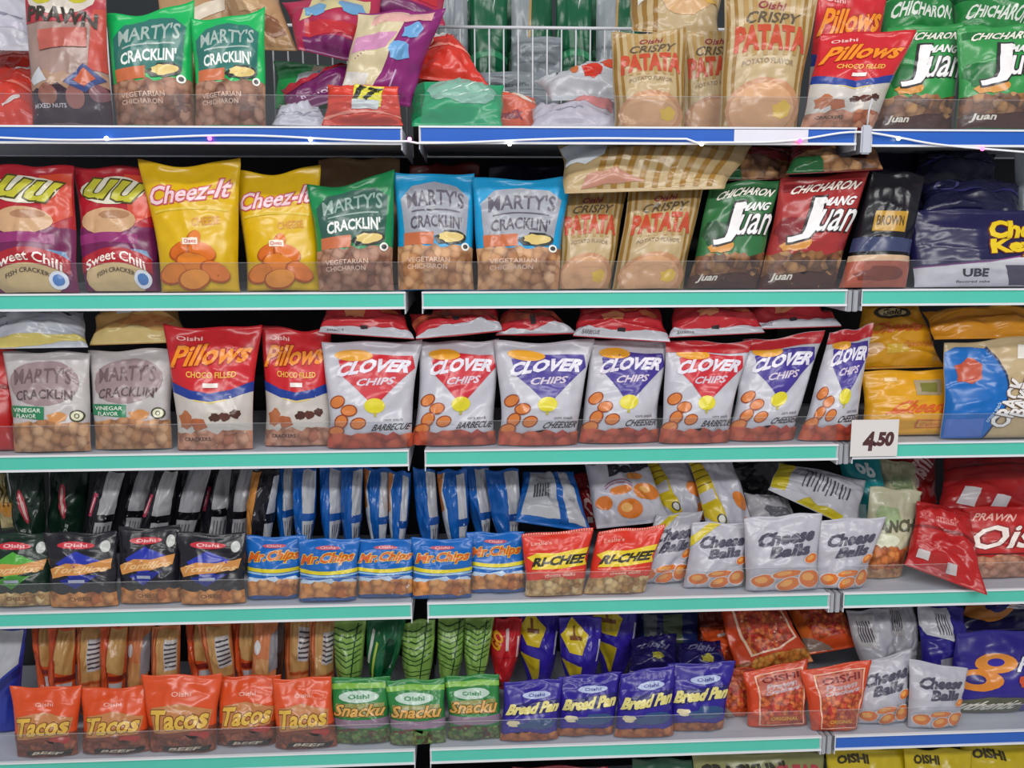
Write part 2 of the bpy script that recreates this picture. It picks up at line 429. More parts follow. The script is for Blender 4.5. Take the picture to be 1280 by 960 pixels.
# ------------------------------------------------------------------ shelves: deck, price rail, coloured strip, end plates, clear riser
BAYS = ((-1.06, -0.0155, 'left bay'), (0.0165, 0.882, 'middle bay'), (0.912, 1.79, 'right bay'))
ROWN = {1: 'top', 2: 'second', 3: 'third', 4: 'fourth', 5: 'fifth', 6: 'lowest'}
for r in range(1, 7):
    z = Zs[r]
    for bi, (x0, x1, bn) in enumerate(BAYS):
        blue = r == 1 or (r == 5 and bi == 2)
        dz = {(1, 0): -0.002, (1, 2): -0.003, (3, 1): -0.0015}.get((r, bi), 0.0)
        sh = link('shelf', boxmesh('shelf', [(x0 + 0.003, 0.004, z - 0.022, x1 - 0.003, 0.4545, z - DECK)], DECKM))
        tag(sh, '%s shelf of the %s with a white rail and %s strip' % (ROWN[r], bn, 'blue' if blue else 'teal'), 'shelf', 'shelves of the snack wall')
        z += dz
        link('price_rail', boxmesh('price_rail', [(x0, 0.0015, z - 0.0335, x1, 0.0045, z - 0.0005), (x0, -0.0025, z - 0.0035, x1, 0.0045, z),
             (x0, -0.003, z - 0.034, x1, 0.0045, z - 0.0295)], WHITE), sh)
        link('price_strip', boxmesh('price_strip', [(x0 + 0.004, 0.0, z - 0.0293, x1 - 0.004, 0.0016, z - 0.0037)], BLUE if blue else TEAL), sh)
        for xe in (x0, x1 - 0.0022):
            p = boxmesh('end_plate', [(xe, -0.001, z - 0.044, xe + 0.0022, 0.40, z - 0.0035)], ('plain', '#c9ccd4', 0.35, 0.1))
            link('end_plate', p, sh)
        link('clear_riser', boxmesh('clear_riser', [(x0 + 0.004, 0.0055, z, x1 - 0.004, 0.0067, z + 0.058)], ('clear', 0.035)), sh)
        link('riser_edge', boxmesh('riser_edge', [(x0 + 0.004, 0.0053, z + 0.058, x1 - 0.004, 0.0069, z + 0.0588)], ('clear', 0.3)), sh)
        z -= dz
# far side of the top shelf (other aisle)
sh = link('far_shelf', boxmesh('far_shelf', [(-1.9, 0.48, Zs[1] - 0.022, 2.9, 0.93, Zs[1] - DECK)], DECKM))
tag(sh, 'top shelf of the next aisle seen through the wire fence', 'shelf')
# ------------------------------------------------------------------ wire fence behind the top shelf
def wire_fence(xa, xb, label):
    o = link('wire_fence', tube('wire_fence', [(xa, 0.445, Zs[1] + 0.275), (xb, 0.445, Zs[1] + 0.275)], 0.004, WHITE)); tag(o, label, 'fence')
    link('lower_rail', tube('lower_rail', [(xa, 0.445, Zs[1] + 0.02), (xb, 0.445, Zs[1] + 0.02)], 0.0035, WHITE), o)
    w = tube('wire', [(0, 0.445, Zs[1] + 0.002), (0, 0.445, Zs[1] + 0.275)], 0.0019, WHITE)
    x = xa + 0.01
    while x < xb:
        link('wire', w, o, (x, 0, 0)); x += 0.0345
wire_fence(0.02, 0.88, 'white wire fence between shelf and green bags behind')
wire_fence(-1.04, -0.02, 'white wire fence behind the bags on the left')
# ------------------------------------------------------------------ light string along the top rail, zip tie, blank price label, price card
pts = []
zb = Zs[1] - 0.033
for px in range(-30, 1321, 12):
    s = 172 + 6 * math.sin(px / 62.0) * (0.5 if px < 520 else 0.25) + (2 if px < 520 else 6) * math.exp(-((px - 560) / 160) ** 2)
    if px > 860: s = 178 - 13 * math.exp(-((px - 1070) / 62) ** 2) + 12 * max(0, (px - 1130) / 150)
    p = ray(px, s, -0.007); pts.append(tuple(p))
ls = link('light_string', tube('light_string', pts, 0.0022, ('plain', '#eef0f4', 0.3, 0.0))); tag(ls, 'thin white cable with tiny lights along the top blue rail', 'string lights')
for px, s, c in ((133, 173, '#ffffff'), (262, 173, '#ff4fb0'), (388, 174, '#ffffff'), (512, 174, '#ff6fc0'), (637, 180, '#ffffff'), (877, 180, '#fff2c8'), (1000, 176, '#ff3a7c'), (1123, 173, '#fff0b0'), (1228, 186, '#ff4f8c')):
    bm = bmesh.new(); bmesh.ops.create_uvsphere(bm, u_segments=10, v_segments=6, radius=0.0042)
    me = bpy.data.meshes.new('bulb'); bm.to_mesh(me); bm.free(); me.materials.append(mat(('glow', c, 6.0)))
    link('bulb', me, ls, tuple(ray(px, s, -0.010)))
a, b = ray(918, 160, -0.0006), ray(1010, 172, -0.0006)
o = link('blank_label', boxmesh('blank_label', [(a[0], -0.0012, Zs[1] - 0.0285, b[0], -0.0004, Zs[1] - 0.0045)], ('plain', '#dcdbe6', 0.4, 0.0))); tag(o, 'blank pale price label in the top blue rail', 'label')
tie = link('cable_tie', boxmesh('cable_tie', [(0.888, -0.012, Zs[1] - 0.052, 0.909, -0.004, Zs[1] + 0.004)], ('plain', '#b9bdc8', 0.3, 0.0), 0.003)); tag(tie, 'clear plastic clip holding the cable at the right bay joint', 'clip')
link('tie_tail', tube('tie_tail', [(0.9, -0.006, Zs[1] - 0.005), (0.902, -0.006, Zs[1] + 0.03), (0.908, -0.005, Zs[1] + 0.055)], 0.0018, ('plain', '#c9ccd4', 0.3, 0.0)), tie)
for r in (2, 3, 4, 5):
    z = Zs[r]
    o = link('bracket_cover', boxmesh('bracket_cover', [(0.8835, 0.002, z - 0.046, 0.894, 0.05, z - 0.002), (0.8965, 0.002, z - 0.046, 0.907, 0.05, z - 0.002)], ('plain', '#a3a5ac', 0.4, 0.1), 0.0015))
    tag(o, 'grey bracket cover at the right joint of the %s shelf' % ROWN[r], 'bracket', 'grey bracket covers between middle and right bay')
c0, c1 = ray(1065, 525, -0.006), ray(1121, 570, -0.006)
card = link('price_card', boxmesh('price_card', [(c0[0], -0.0062, c1[2], c1[0], -0.0054, c0[2])], ('plain', '#d9d4d2', 0.5, 0.0))); tag(card, 'white handwritten price card reading 4.50 on the third shelf', 'price tag')
def lettering(name, s, x0, z0, x1, z1, y, key, parent, bold=0.0, shear=0.0):
    cu = bpy.data.curves.new('lettering', 'FONT'); cu.body = s; cu.offset = bold
    ob = bpy.data.objects.new('lettering', cu); COL.objects.link(ob); me = bpy.data.meshes.new_from_object(ob)
    bpy.data.objects.remove(ob)
    V = np.array([v.co[:] for v in me.vertices]); lo, hi = V.min(0), V.max(0)
    for v in me.vertices:
        a, b = (v.co.x - lo[0]) / (hi[0] - lo[0]), (v.co.y - lo[1]) / (hi[1] - lo[1])
        v.co = (x0 + (a + shear * (b - .5)) * (x1 - x0), y, z0 + b * (z1 - z0))
    me.materials.clear(); me.materials.append(mat(key)); return link(name, me, parent)
a, b = ray(1078, 565, -0.0064), ray(1118, 539, -0.0064)
INK = ('plain', '#4a2324', 0.6, 0.0)
lettering('handwritten_price', '4', a[0], a[2] + .002, a[0] + (b[0] - a[0]) * .38, b[2], -0.0066, INK, card, 0.045, 0.15)
lettering('handwritten_price', '.50', a[0] + (b[0] - a[0]) * .36, a[2] + .012, b[0], b[2] - .001, -0.0066, INK, card, 0.06, 0.1)
# ------------------------------------------------------------------ designs: (film colour, print pieces, some of them painted fold tones and highlights)
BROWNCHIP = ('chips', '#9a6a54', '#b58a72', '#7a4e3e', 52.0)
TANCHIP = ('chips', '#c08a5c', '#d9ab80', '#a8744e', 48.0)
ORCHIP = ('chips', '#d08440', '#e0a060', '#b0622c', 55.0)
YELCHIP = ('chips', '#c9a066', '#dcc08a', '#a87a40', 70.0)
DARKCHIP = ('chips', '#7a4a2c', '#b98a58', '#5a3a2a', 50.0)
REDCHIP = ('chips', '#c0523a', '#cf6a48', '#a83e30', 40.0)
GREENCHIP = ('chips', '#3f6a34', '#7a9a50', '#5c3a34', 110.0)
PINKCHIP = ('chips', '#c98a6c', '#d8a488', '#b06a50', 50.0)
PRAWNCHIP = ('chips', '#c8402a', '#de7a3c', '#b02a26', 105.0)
def dark(h, k=0.6):
    h = h.lstrip('#'); return '#' + ''.join('%02x' % int(int(h[i:i + 2], 16) * k) for i in (0, 2, 4))
def cracklin(main, panel, txt, txt2, chip=BROWNCHIP, label=None):
    it = [P('logo_panel', panel, [(.1, .44), (.9, .44), (.93, .78), (.78, .88), (.5, .92), (.22, .88), (.07, .76)]),
          W('printed_crackling', chip, .36, .02, 3),
          R('printed_vinegar', '#c06a44', .09, .365, .48, .47), B('printed_garlic', '#2b2f2c', .7, .42, .19, .06, 5), B('printed_garlic', '#d6bd74', .7, .43, .15, .045, 6),
          T('brand_lettering', txt, "MARTY'S", .15, .67, .87, .82, 0, .03, 0, .02), ARC('logo_underline', txt, .635, .65, .02, u0=.2, u1=.82),
          T('name_lettering', txt2, "CRACKLIN'", .18, .49, .84, .6, 0, .02, 0, .03),
          T('kind_lettering', '#d9b9a6', "VEGETARIAN", .14, .22, .7, .26, 0, 0, 0, .01), T('kind_lettering', '#d9b9a6', "CHICHARON", .14, .165, .66, .205, 0, 0, 0, .01), E('round_badge', '#e8e6e0', .89, .35, .05, .035), E('round_badge_mark', '#3a3a3a', .89, .35, .03, .02)]
    return (main, it)
CR_GREEN = cracklin('#14ac58', '#2f6f66', '#9fb0aa', '#dfe6e0')
CR_GREEN2 = cracklin('#13834a', '#31594f', '#8aa39a', '#e3e8e2')
CR_BLUE = cracklin('#1794c8', '#9a9ca6', '#5f5a66', '#55505c', TANCHIP)
CR_BEIGE = ('#b7b1b1', [E('logo_panel', '#947f82', .48, .68, .43, .23), W('printed_crackling', TANCHIP, .3, .025, 4),
            T('brand_lettering', '#6f5b5e', "MARTY'S", .12, .66, .82, .82, 0, .02, 0, .02), T('name_lettering', '#57484a', "CRACKLIN'", .14, .5, .86, .6, 0, .02, 0, .02),
            P('flavor_label', '#2d7b54', [(.04, .35), (.5, .31), (.5, .44), (.04, .46)]), T('flavor_lettering', '#dfe6da', "VINEGAR", .08, .39, .46, .43, -3, 0, 0, .01), T('flavor_lettering', '#dfe6da', "FLAVOR", .12, .335, .4, .375, -3, 0, 0, .01),
            B('printed_vinegar', '#c98a52', .66, .34, .12, .05, 3), E('round_badge', '#40402e', .88, .35, .085, .06), E('round_badge_mark', '#d9d6b8', .88, .35, .065, .045), T('badge_lettering', '#40402e', "O", .85, .325, .91, .375)])
def stripes(name, col, us, w, v0=0.0, v1=1.0): return [R(name, col, u, v0, u + w, v1) for u in us]
PATATA = ('#b59e76', stripes('gold_stripe', '#8f6a2c', (.02, .1, .86, .94), .035) + stripes('gold_stripe', '#ab8a52', (.2, .3, .42, .54, .66, .77), .05, .5, 1.0) +
          [E('printed_chip', '#b98660', .5, .12, .46, .22), E('printed_chip_face', '#cc9c74', .48, .12, .4, .18), B('printed_chip_glow', '#d8b04a', .72, .12, .12, .06, 3),
           T('brand_lettering', '#8e3442', "Oishi", .36, .86, .66, .92, 0, 0, .1, .02), T('name_lettering', '#5f5140', "CRISPY", .22, .74, .82, .83, 0, .01, .08, .02),
           T('logo_lettering', '#b9492f', "PATATA", .1, .52, .92, .72, 0, .015, 0, .06), T('flavor_lettering', '#8d7a62', "POTATO FLAVOR", .2, .42, .8, .46, 0, .02)])
def juan(main, deep):
    return (main, [W('printed_snacks', DARKCHIP, .3, .03, 6), W('printed_sauce', '#4a2a22', .12, .02, 8), B('printed_pepper', deep, .24, .5, .2, .14, 4), B('printed_pepper', '#c98a3c', .3, .37, .16, .06, 5),
            R('title_band', deep, .05, .86, .95, .93), T('title_lettering', '#e6dfd4', "CHICHARON", .14, .83, .92, .91, 0, .02, .1, .03),
            T('logo_shadow', '#2c2a2c', "J", .19, .37, .53, .81, 0, 0, .3, .05), T('logo_shadow', '#2c2a2c', "uan", .48, .46, .96, .68, 0, 0, .2, .05),
            T('logo_lettering', '#e9e6e6', "J", .21, .39, .51, .79, 0, 0, .3, .01), T('logo_lettering', '#e9e6e6', "uan", .49, .47, .95, .67, 0, 0, .2, .01), T('brand_lettering', '#e9e6e6', "MANG", .52, .7, .9, .78, 0, 0, .15, .04),
            T('flavor_lettering', '#e0d8c8', "Juan", .1, .05, .36, .13, 0, 0, .1, .03)])
JUAN_G = juan('#2f8a45', '#1c6a34'); JUAN_R = juan('#a23434', '#7c2228'); JUAN_D = juan('#2f6a3c', '#1f4a2c')
SWEET = ('#a81c2a', [P('orange_flash', '#c8442c', [(.7, .5), (.98, .6), (.98, .93), (.6, .93)]), W('purple_base', '#6e2150', .5, .02, 3), E('logo_oval', '#d9d4c0', .46, .8, .4, .115),
         T('logo_shadow', '#4a4420', "uu", .12, .7, .82, .9, -8, 0, .25, .05), T('logo_lettering', '#bdb838', "uu", .14, .715, .8, .885, -8, 0, .25, .025),
         E('printed_cracker', '#c79f78', .42, .55, .36, .11), E('printed_cracker_shade', '#a97c5c', .5, .6, .2, .035), ARC('purple_ribbon', '#8e2f6c', .36, .44, .02, u0=.02, u1=.8), B('blue_splash', '#6a8bb0', .82, .27, .13, .06, 4),
         E('cracker_oval', '#cbb080', .5, .1, .42, .15), ARC('red_ribbon', '#a8222e', .13, .25, .09, u0=.03, u1=.95), T('flavor_lettering', '#efe6dc', "Sweet Chili", .1, .15, .88, .225, 0, .09, 0, .015),
         T('kind_lettering', '#4a3a2a', "FISH CRACKERS", .24, .1, .78, .135, 0, .05), E('round_badge', '#dfe4ee', .83, .09, .1, .07), E('round_badge_mark', '#4f7fc0', .83, .09, .06, .045)])
CHEEZY = ('#d4ab0e', [T('logo_outline', '#c2485a', "Cheez-It", .04, .66, .94, .83, 5, 0, .1, .07), T('logo_lettering', '#e6c6cc', "Cheez-It", .05, .67, .93, .82, 5, 0, .1, .02), ARC('pale_swoosh', '#d6b83e', .58, .6, .02, u0=.08, u1=.9),
          T('flavor_lettering', '#d08a3a', "CHEESE", .5, .48, .82, .54, 4)] +
          [x for a, b, ra, rb, ro, c in ((.5, .36, .13, .055, 60, '#d8741f'), (.36, .29, .17, .065, 20, '#d0661c'), (.6, .28, .18, .07, -15, '#d46c1e'), (.48, .2, .22, .08, -8, '#da7c22'), (.74, .14, .18, .075, -20, '#d8742a'), (.22, .13, .18, .075, 18, '#d87a24'), (.48, .085, .21, .075, 6, '#de8c34')) for x in (E('printed_puff', '#a84e16', a, b, ra, rb, ro), E('puff_face', c, a + .01, b + .006, ra * .9, rb * .88, ro))] +
          [R('small_white_label', '#ecdcc8', .38, .335, .56, .385), T('puff_lettering', '#c2485a', "Cheez", .4, .345, .54, .375)])
REDWHITE = ('#c3222a', [P('white_base', '#c4bdb6', [(0, 0), (1, 0), (1, .53), (.75, .45), (.5, .42), (.25, .45), (0, .53)]), P('blue_arc', '#203a8c', [(0, .46), (.25, .4), (.5, .375), (.75, .4), (1, .46), (1, .54), (.75, .47), (.5, .44), (.25, .47), (0, .54)]),
            P('pale_arc', '#d9c06a', [(.3, .385), (.5, .36), (.7, .385), (.7, .395), (.5, .372), (.3, .395)]),
            W('printed_pillows', PINKCHIP, .14, .02, 5), B('printed_pillow', '#b06a44', .16, .24, .1, .07, 3), B('printed_pillow', '#a85f3c', .34, .2, .1, .055, 4), B('printed_choco', '#4a2a22', .55, .25, .07, .035, 5), B('printed_choco', '#5a3228', .68, .26, .07, .035, 6), B('printed_choco', '#4a2a22', .81, .28, .07, .035, 7),
            T('logo_shadow', '#a02818', "Pillows", .07, .66, .95, .86, 4, 0, .15, .06), T('logo_lettering', '#e98a1e', "Pillows", .08, .67, .94, .85, 4, 0, .15, .03), T('flavor_lettering', '#e6b44a', "CHOCO FILLED", .22, .57, .8, .62, 0, -.01, 0, .02), R('small_white_label', '#e6dcd6', .42, .485, .6, .52),
            T('seal_lettering', '#e9b9b4', "Oishi", .12, .88, .4, .92, 0, 0, 0, .02), T('base_lettering', '#3a2a24', "CRACKERS", .12, .07, .48, .1, 0, 0, 0, .02)])
def clover(tri, flav, chip='#b4482f', redtop=False):
    it = [P('logo_triangle', tri, [(.16, .82), (.5, .87), (.93, .85), (.98, .73), (.72, .5), (.6, .4), (.5, .42), (.33, .56), (.2, .66)]), E('orange_oval', '#dd9d2c', .32, .86, .2, .055, -6),
          T('logo_lettering', '#dcd8e4', "CLOVER", .14, .66, .95, .79, 3, .03, .1, .05), T('name_lettering', '#c9bccb', "CHIPS", .36, .57, .78, .64, 3, 0, .1, .03), E('yellow_clover', '#d6c92e', .56, .38, .12, .07), R('clover_stem', '#b3a832', .55, .28, .58, .32)]
    for k, (a, b, ro) in enumerate(((.13, .42, 40), (.26, .34, 10), (.16, .24, 60), (.36, .22, 15), (.1, .15, 20))):
        it.append(E('printed_nut_edge', '#8e3f22', a, b, .1, .055, ro)); it.append(E('printed_nut', '#d07a3c', a, b, .085, .044, ro))
    it += [W('printed_chip_band', REDCHIP, .13, .02, 9), T('flavor_lettering', '#3a3032', flav, .54, .155, .98, .215, 2, 0, .12, .02), T('maker_lettering', '#777077', "corn snack", .66, .235, .9, .265, 2)]
    if redtop: it.append(R('red_top_band', '#b8242c', 0, .88, 1, 1))
    return ('#bdbcc5', it)
CL_R = clover('#c22a36', 'BARBECUE'); CL_P = clover('#41348c', 'CHEESIER'); CL_RT = clover('#c22a36', 'BARBECUE', redtop=True); CL_PT = clover('#41348c', 'CHEESIER', redtop=True)
CL_LIE = ('#c42c34', [P('white_seal_band', '#c2c1ca', [(0, 0), (1, 0), (1, .17), (.5, .11), (0, .18)]), B('printed_nut', '#d8885a', .4, .42, .13, .12, 3), B('printed_nut', '#c8663a', .6, .62, .12, .12, 4), B('printed_nut', '#c8663a', .8, .5, .1, .08, 5),
           T('seal_lettering', '#4a4244', "BARBECUE", .08, .06, .26, .11, 0), R('barcode_block', '#2c2428', .44, .1, .52, .15), ARC('light_streak', '#d98a80', .9, .94, .02, u0=.2, u1=.8)])  # paler red arc is a highlight painted on the film
CL_LIE2 = ('#c22c34', [P('white_seal_band', '#c0bfc8', [(0, 0), (1, .02), (1, .22), (.4, .12), (0, .06)]), W('printed_nuts', REDCHIP, .6, .05, 4, v0=.3), R('barcode_block', '#2c2428', .45, .22, .52, .34)])
CHEDDAR_A = ('#d89a1e', [E('black_logo', '#3a3024', .45, .84, .3, .11), E('black_logo_face', '#c9b98a', .45, .84, .22, .07), T('logo_lettering', '#3a3024', "Gold", .3, .79, .6, .89, 0, 0, .2, .04), T('name_lettering', '#d2602a', "Cheese", .1, .5, .86, .68, 3, 0, .25, .03), E('small_oval', '#e6b98a', .22, .28, .1, .08), R('small_label', '#d9b23a', .35, .2, .6, .32), T('side_lettering', '#cf7a3a', "flavored", .55, .28, .95, .38, 6, 0, .2), W('low_fold', '#c4841a', .04, .01, 3)])
CHEDDAR_B = ('#d99c1f', [R('grey_window', '#a9997a', .54, .6, .86, .84), R('grey_window_face', '#7a7a3c', .6, .65, .8, .79), T('name_lettering', '#d2602a', "Cheese", .28, .32, .98, .52, 2, 0, .25, .03), ARC('orange_swoosh', '#d2602a', .3, .33, .06, u0=.2, u1=.5), R('small_frame', '#c8603a', .55, .1, .92, .22), R('small_frame_face', '#dca03a', .57, .115, .9, .205), T('frame_lettering', '#c8603a', "crackers", .6, .13, .87, .19), R('pale_tab', '#e6c08a', .22, .82, .36, .88)])
BLUETAN = ('#b8a27c', [P('blue_panel', '#0d62b0', [(0, 0), (.34, 0), (.42, .14), (.5, .3), (.54, .45), (.53, .62), (.48, .78), (.38, .92), (.25, .95), (.1, .95), (0, .9)]), P('panel_outline', '#1a2f5c', [(.34, 0), (.36, 0), (.44, .14), (.52, .3), (.56, .45), (.55, .62), (.5, .79), (.4, .94), (.38, .92), (.48, .78), (.53, .62), (.54, .45), (.5, .3), (.42, .14)]),
           B('printed_fish', '#b4482a', .22, .7, .13, .13, 3), R('low_panel', '#4a6cb8', .02, .02, .33, .2), P('pale_patch', '#dfdad0', [(.66, .78), (.88, .76), (.9, .9), (.7, .92)]), B('red_patch', '#b4705a', .92, .3, .09, .3, 6),
           T('logo_shadow', '#6a5648', "CRACK", .2, .28, .94, .42, 72, 0, 0, .07), T('logo_lettering', '#e6e2e0', "CRACK", .21, .285, .93, .415, 72, 0, 0, .03), T('logo_shadow', '#6a5648', "BAKED", .4, .36, 1.04, .48, 72, 0, 0, .07), T('logo_lettering', '#e6e2e0', "BAKED", .41, .365, 1.03, .475, 72, 0, 0, .03), T('panel_lettering', '#b9d0ea', "crispy snack", .26, .24, .56, .28, 70)])
NAVY_YEL = ('#1c1a44', [P('white_base', '#cfccd2', [(0, 0), (1, 0), (1, .44), (.5, .3), (0, .24)]), P('edge_line', '#7a3a78', [(0, .24), (.5, .3), (1, .44), (1, .457), (.5, .317), (0, .256)]), P('berry_patch', '#4a4258', [(.64, .02), (.86, .02), (.95, .26), (.6, .26)]), P('berry_patch_side', '#7a5a70', [(.86, .02), (.95, .26), (1, .36), (1, .06)]),
           T('logo_outline', '#6a2c2c', "Choco", .5, .6, 1.06, .86, 3, 0, .1, .09), T('logo_outline', '#6a2c2c', "Keyk", .5, .36, 1.0, .62, 6, 0, .1, .09), T('logo_lettering', '#e2c21c', "Choco", .51, .61, 1.05, .85, 3, 0, .1, .05), T('logo_lettering', '#e2c21c', "Keyk", .51, .37, .99, .61, 6, 0, .1, .05), T('flavor_lettering', '#2c2a3c', "UBE", .3, .12, .48, .22, 0, 0, 0, .04), T('small_lettering', '#3c3a48', "flavored cake", .26, .05, .5, .08, 0)])
DARKYEL = ('#15151c', [R('printed_base', '#a85a48', 0, 0, 1, .22), R('pale_line', '#c9a98a', 0, .22, 1, .27), R('black_line', '#0c0c10', 0, .27, 1, .3), R('blue_band', '#3a4264', 0, .3, 1, .42), R('yellow_label', '#b58a2c', .2, .47, .75, .65), T('label_lettering', '#5c431c', "BROWN", .24, .52, .7, .61, 0, 0, 0, .03), T('flavor_lettering', '#7a2c1c', "choco", .2, .06, .7, .17, 0, 0, .2, .03), B('printed_pieces', '#7a3a2c', .5, .11, .34, .06, 5)])
NAVY = ('#191a36', [ARC('shine_seam', '#2a2c5a', .44, .5, .03), T('faint_lettering', '#3c3c58', "KE", .3, .55, .6, .75, 0, 0, .2, .03)])  # lighter navy arc paints a shine across the film
NAVY2 = ('#16173a', [R('seam', '#2c2d66', .0, .44, 1, .48), E('ring_mark', '#4a4a7a', .2, .65, .12, .16), E('ring_mark_hole', '#16173a', .2, .65, .09, .12)])
def tort(main, dia, low=ORCHIP, base=None):
    return (main, [E('brand_badge', '#c2303e', .46, .82, .26, .05), T('brand_lettering', '#e6b4b4', "Oishi", .3, .795, .62, .845, 0, 0, 0, .03), E('pale_tab', '#b9bcb8', .86, .8, .07, .08), P('logo_diamond', dia, [(.14, .58), (.46, .74), (.84, .6), (.46, .34)]),
            P('logo_band', '#c98a48', [(.05, .5), (.3, .58), (.6, .57), (.95, .64), (.92, .5), (.6, .44), (.3, .42), (.1, .38)]), T('logo_lettering', '#e0b680', "Tortillos", .1, .455, .9, .545, 3, 0, .1, .03), P('logo_diamond_tip', dark(dia, .8), [(.22, .36), (.46, .42), (.78, .42), (.46, .24)]), R('pale_slug', '#9aa0b4', .36, .33, .6, .37),
            W('printed_chips', low, .2, .03, 7), T('flavor_lettering', '#6a3f1c', "CHEESE", .34, .08, .68, .13, 0, 0, 0, .02)])
TORT_B = tort('#1d1c24', '#2433a0'); TORT_G = tort('#14291f', '#4fa03a', YELCHIP)
MRC = ('#1661b2', [E('brand_badge', '#c05a6a', .5, .84, .2, .035), T('brand_lettering', '#eac6c8', "Oishi", .38, .82, .62, .86), T('logo_outline', '#d9c23a', "Mr.Chips", .05, .55, .95, .77, 5, 0, .12, .07), T('logo_lettering', '#c85a22', "Mr.Chips", .06, .56, .94, .76, 5, 0, .12, .035),
        ARC('yellow_swoosh', '#d6c62c', .46, .52, -.05), ARC('pale_swoosh', '#8fb8d8', .42, .45, -.05), W('white_splash', '#bcd0e4', .33, .03, 8), W('printed_chips', ORCHIP, .29, .025, 5), W('blue_foot', '#27508e', .05, .02, 6)])
RICHEE = ('#d23424', [P('yellow_banner', '#dfc22a', [(.05, .62), (.2, .68), (.5, .66), (.98, .72), (.94, .55), (.98, .46), (.55, .42), (.1, .42), (.16, .52)]), T('logo_lettering', '#2c2a1c', "RI-CHEE", .14, .475, .94, .62, 3, 0, .1, .05), ARC('light_arc', '#e2705c', .38, .4, -.01, u0=.1, u1=.95), W('printed_sticks', YELCHIP, .27, .03, 4), T('flavor_lettering', '#efc0a8', "cheese sticks", .3, .3, .8, .35, 2), R('seal_line', '#e46a54', 0, .95, 1, .965), T('maker_lettering', '#e8a898', "Leslie's", .12, .8, .42, .86, 2)] + [R('seal_teeth', '#e8b0a4', .02 + k * .035, .968, .035 + k * .035, .995) for k in range(28)])
def cheeseballs(yl=True, rot=6):
    it = [T('logo_lettering', '#4c495a', "Cheese", .14, .62, .92, .8, rot, 0, .12, .05), T('logo_lettering', '#4c495a', "Balls", .3, .46, .84, .61, rot, 0, .12, .05)]
    for k, (a, b, ra, rb, ro) in enumerate(((.2, .14, .15, .085, 0), (.52, .22, .2, .05, 8), (.55, .09, .16, .075, 20), (.83, .16, .14, .11, 0), (.86, .42, .1, .06, 40))):
        it.append(E('ball_ring', '#cfc8c8', a, b, ra * 1.15, rb * 1.15, ro)); it.append(E('printed_ball', '#d8702a', a, b, ra, rb, ro)); it.append(E('ball_light', '#e6a050', a - ra * .2, b + rb * .2, ra * .55, rb * .5, ro))
    if yl: it += [P('yellow_corner', '#c8b41c', [(0, .78), (.3, .98), (.5, .98), (.1, .7), (0, .62)])]
    return ('#b4b2bc', it)
CB = cheeseballs(False); CB_Y = cheeseballs(True)
CB_TOP = ('#c2c1cc', [T('logo_lettering', '#26242e', "Cheese", .02, .86, .8, 1.02, 8, 0, .1, .06), T('logo_lettering', '#26242e', "Balls", .3, .68, .96, .85, 10, 0, .1, .06), ARC('thin_arc', '#a05a78', .5, .515, .08, u0=.2, u1=.6), ARC('thin_arc', '#a05a78', .46, .475, .08, u0=.2, u1=.6),
          E('printed_ball', '#dd8034', .42, .44, .16, .06, 5), E('printed_ball', '#dd8034', .78, .4, .19, .12, -25), E('printed_ball', '#d9782e', .16, .3, .12, .085), E('printed_ball', '#dd7c30', .5, .2, .17, .12), E('printed_ball', '#d88a3a', .66, .62, .12, .05), E('ball_light', '#ecb264', .46, .22, .08, .06), E('ball_light', '#ecb264', .76, .43, .09, .05), R('small_lettering_block', '#a9b4c4', .4, .02, .7, .05)])
CB_SIDE = ('#c0bfca', [P('yellow_side', '#cdb41c', [(0, .2), (.24, .05), (.42, .1), (.3, .5), (.26, .98), (0, .98)])] + [P('brown_stripe', '#6a5216', [(.0, .9 - k * .1), (.27, .95 - k * .1), (.27, .935 - k * .1), (0, .885 - k * .1)]) for k in range(4)] + [P('white_side_patch', '#c0bfca', [(0, .5), (.26, .56), (.28, .42), (.02, .36)]), E('round_badge', '#3c3c4a', .3, .16, .1, .06), E('round_badge_mark', '#d9d9d0', .3, .16, .07, .045), E('printed_ball', '#dd8034', .8, .42, .18, .1, -40), E('printed_ball', '#dd7c30', .9, .12, .14, .12)])
WHITE_BAR = ('#bcbbc4', [R('yellow_end', '#bfae22', 0, .1, .14, 1), T('small_lettering', '#5a5666', "nutrition", .18, .55, .38, .88, -20)] + [R('barcode_line', '#4a4654', .28 + k * .045, .3 + .03 * (k % 3), .28 + k * .045 + (.02 if k % 2 else .012), .8 - .02 * k) for k in range(12)] + [P('yellow_fold', '#bfae22', [(.3, .02), (.8, .0), (.8, .12), (.4, .16)])])
DARK_CB = ('#5c5860', [T('logo_lettering', '#1c1a22', "Cheese", .05, .62, .9, .9, -60, 0, .1, .05), T('logo_lettering', '#1c1a22', "Balls", .2, .3, .95, .6, -60, 0, .1, .06)])  # white film coloured dark to hold the shade at the back
GREYW = ('#bcbac0', [B('dark_fold', '#6f6d76', .6, .4, .3, .2, 4)])  # dark blob paints the shade inside a crease
TEALB = ('#0f8a90', [T('side_lettering', '#d9e6ea', "ob", .3, .7, .7, .9, -20, 0, 0, .04), R('pale_window', '#9ab8bc', .1, .15, .4, .35)])
RANCH = ('#bdb99c', [B('green_leaf', '#9aac80', .4, .7, .25, .12, 4), T('logo_lettering', '#5c5a48', "RANCH", .04, .52, .98, .66, 4, 0, 0, .05), B('pale_dip', '#d9dac0', .35, .42, .3, .07, 5), W('printed_chips', ('chips', '#c86a30', '#da8a48', '#b0502a', 70.0), .36, .03, 6), W('printed_base', TANCHIP, .12, .02, 7)])
TANGREEN = ('#b4b090', [B('green_leaf', '#8a9a70', .5, .5, .3, .2, 4), T('side_lettering', '#6a6a58', "chips", .2, .2, .8, .35)])
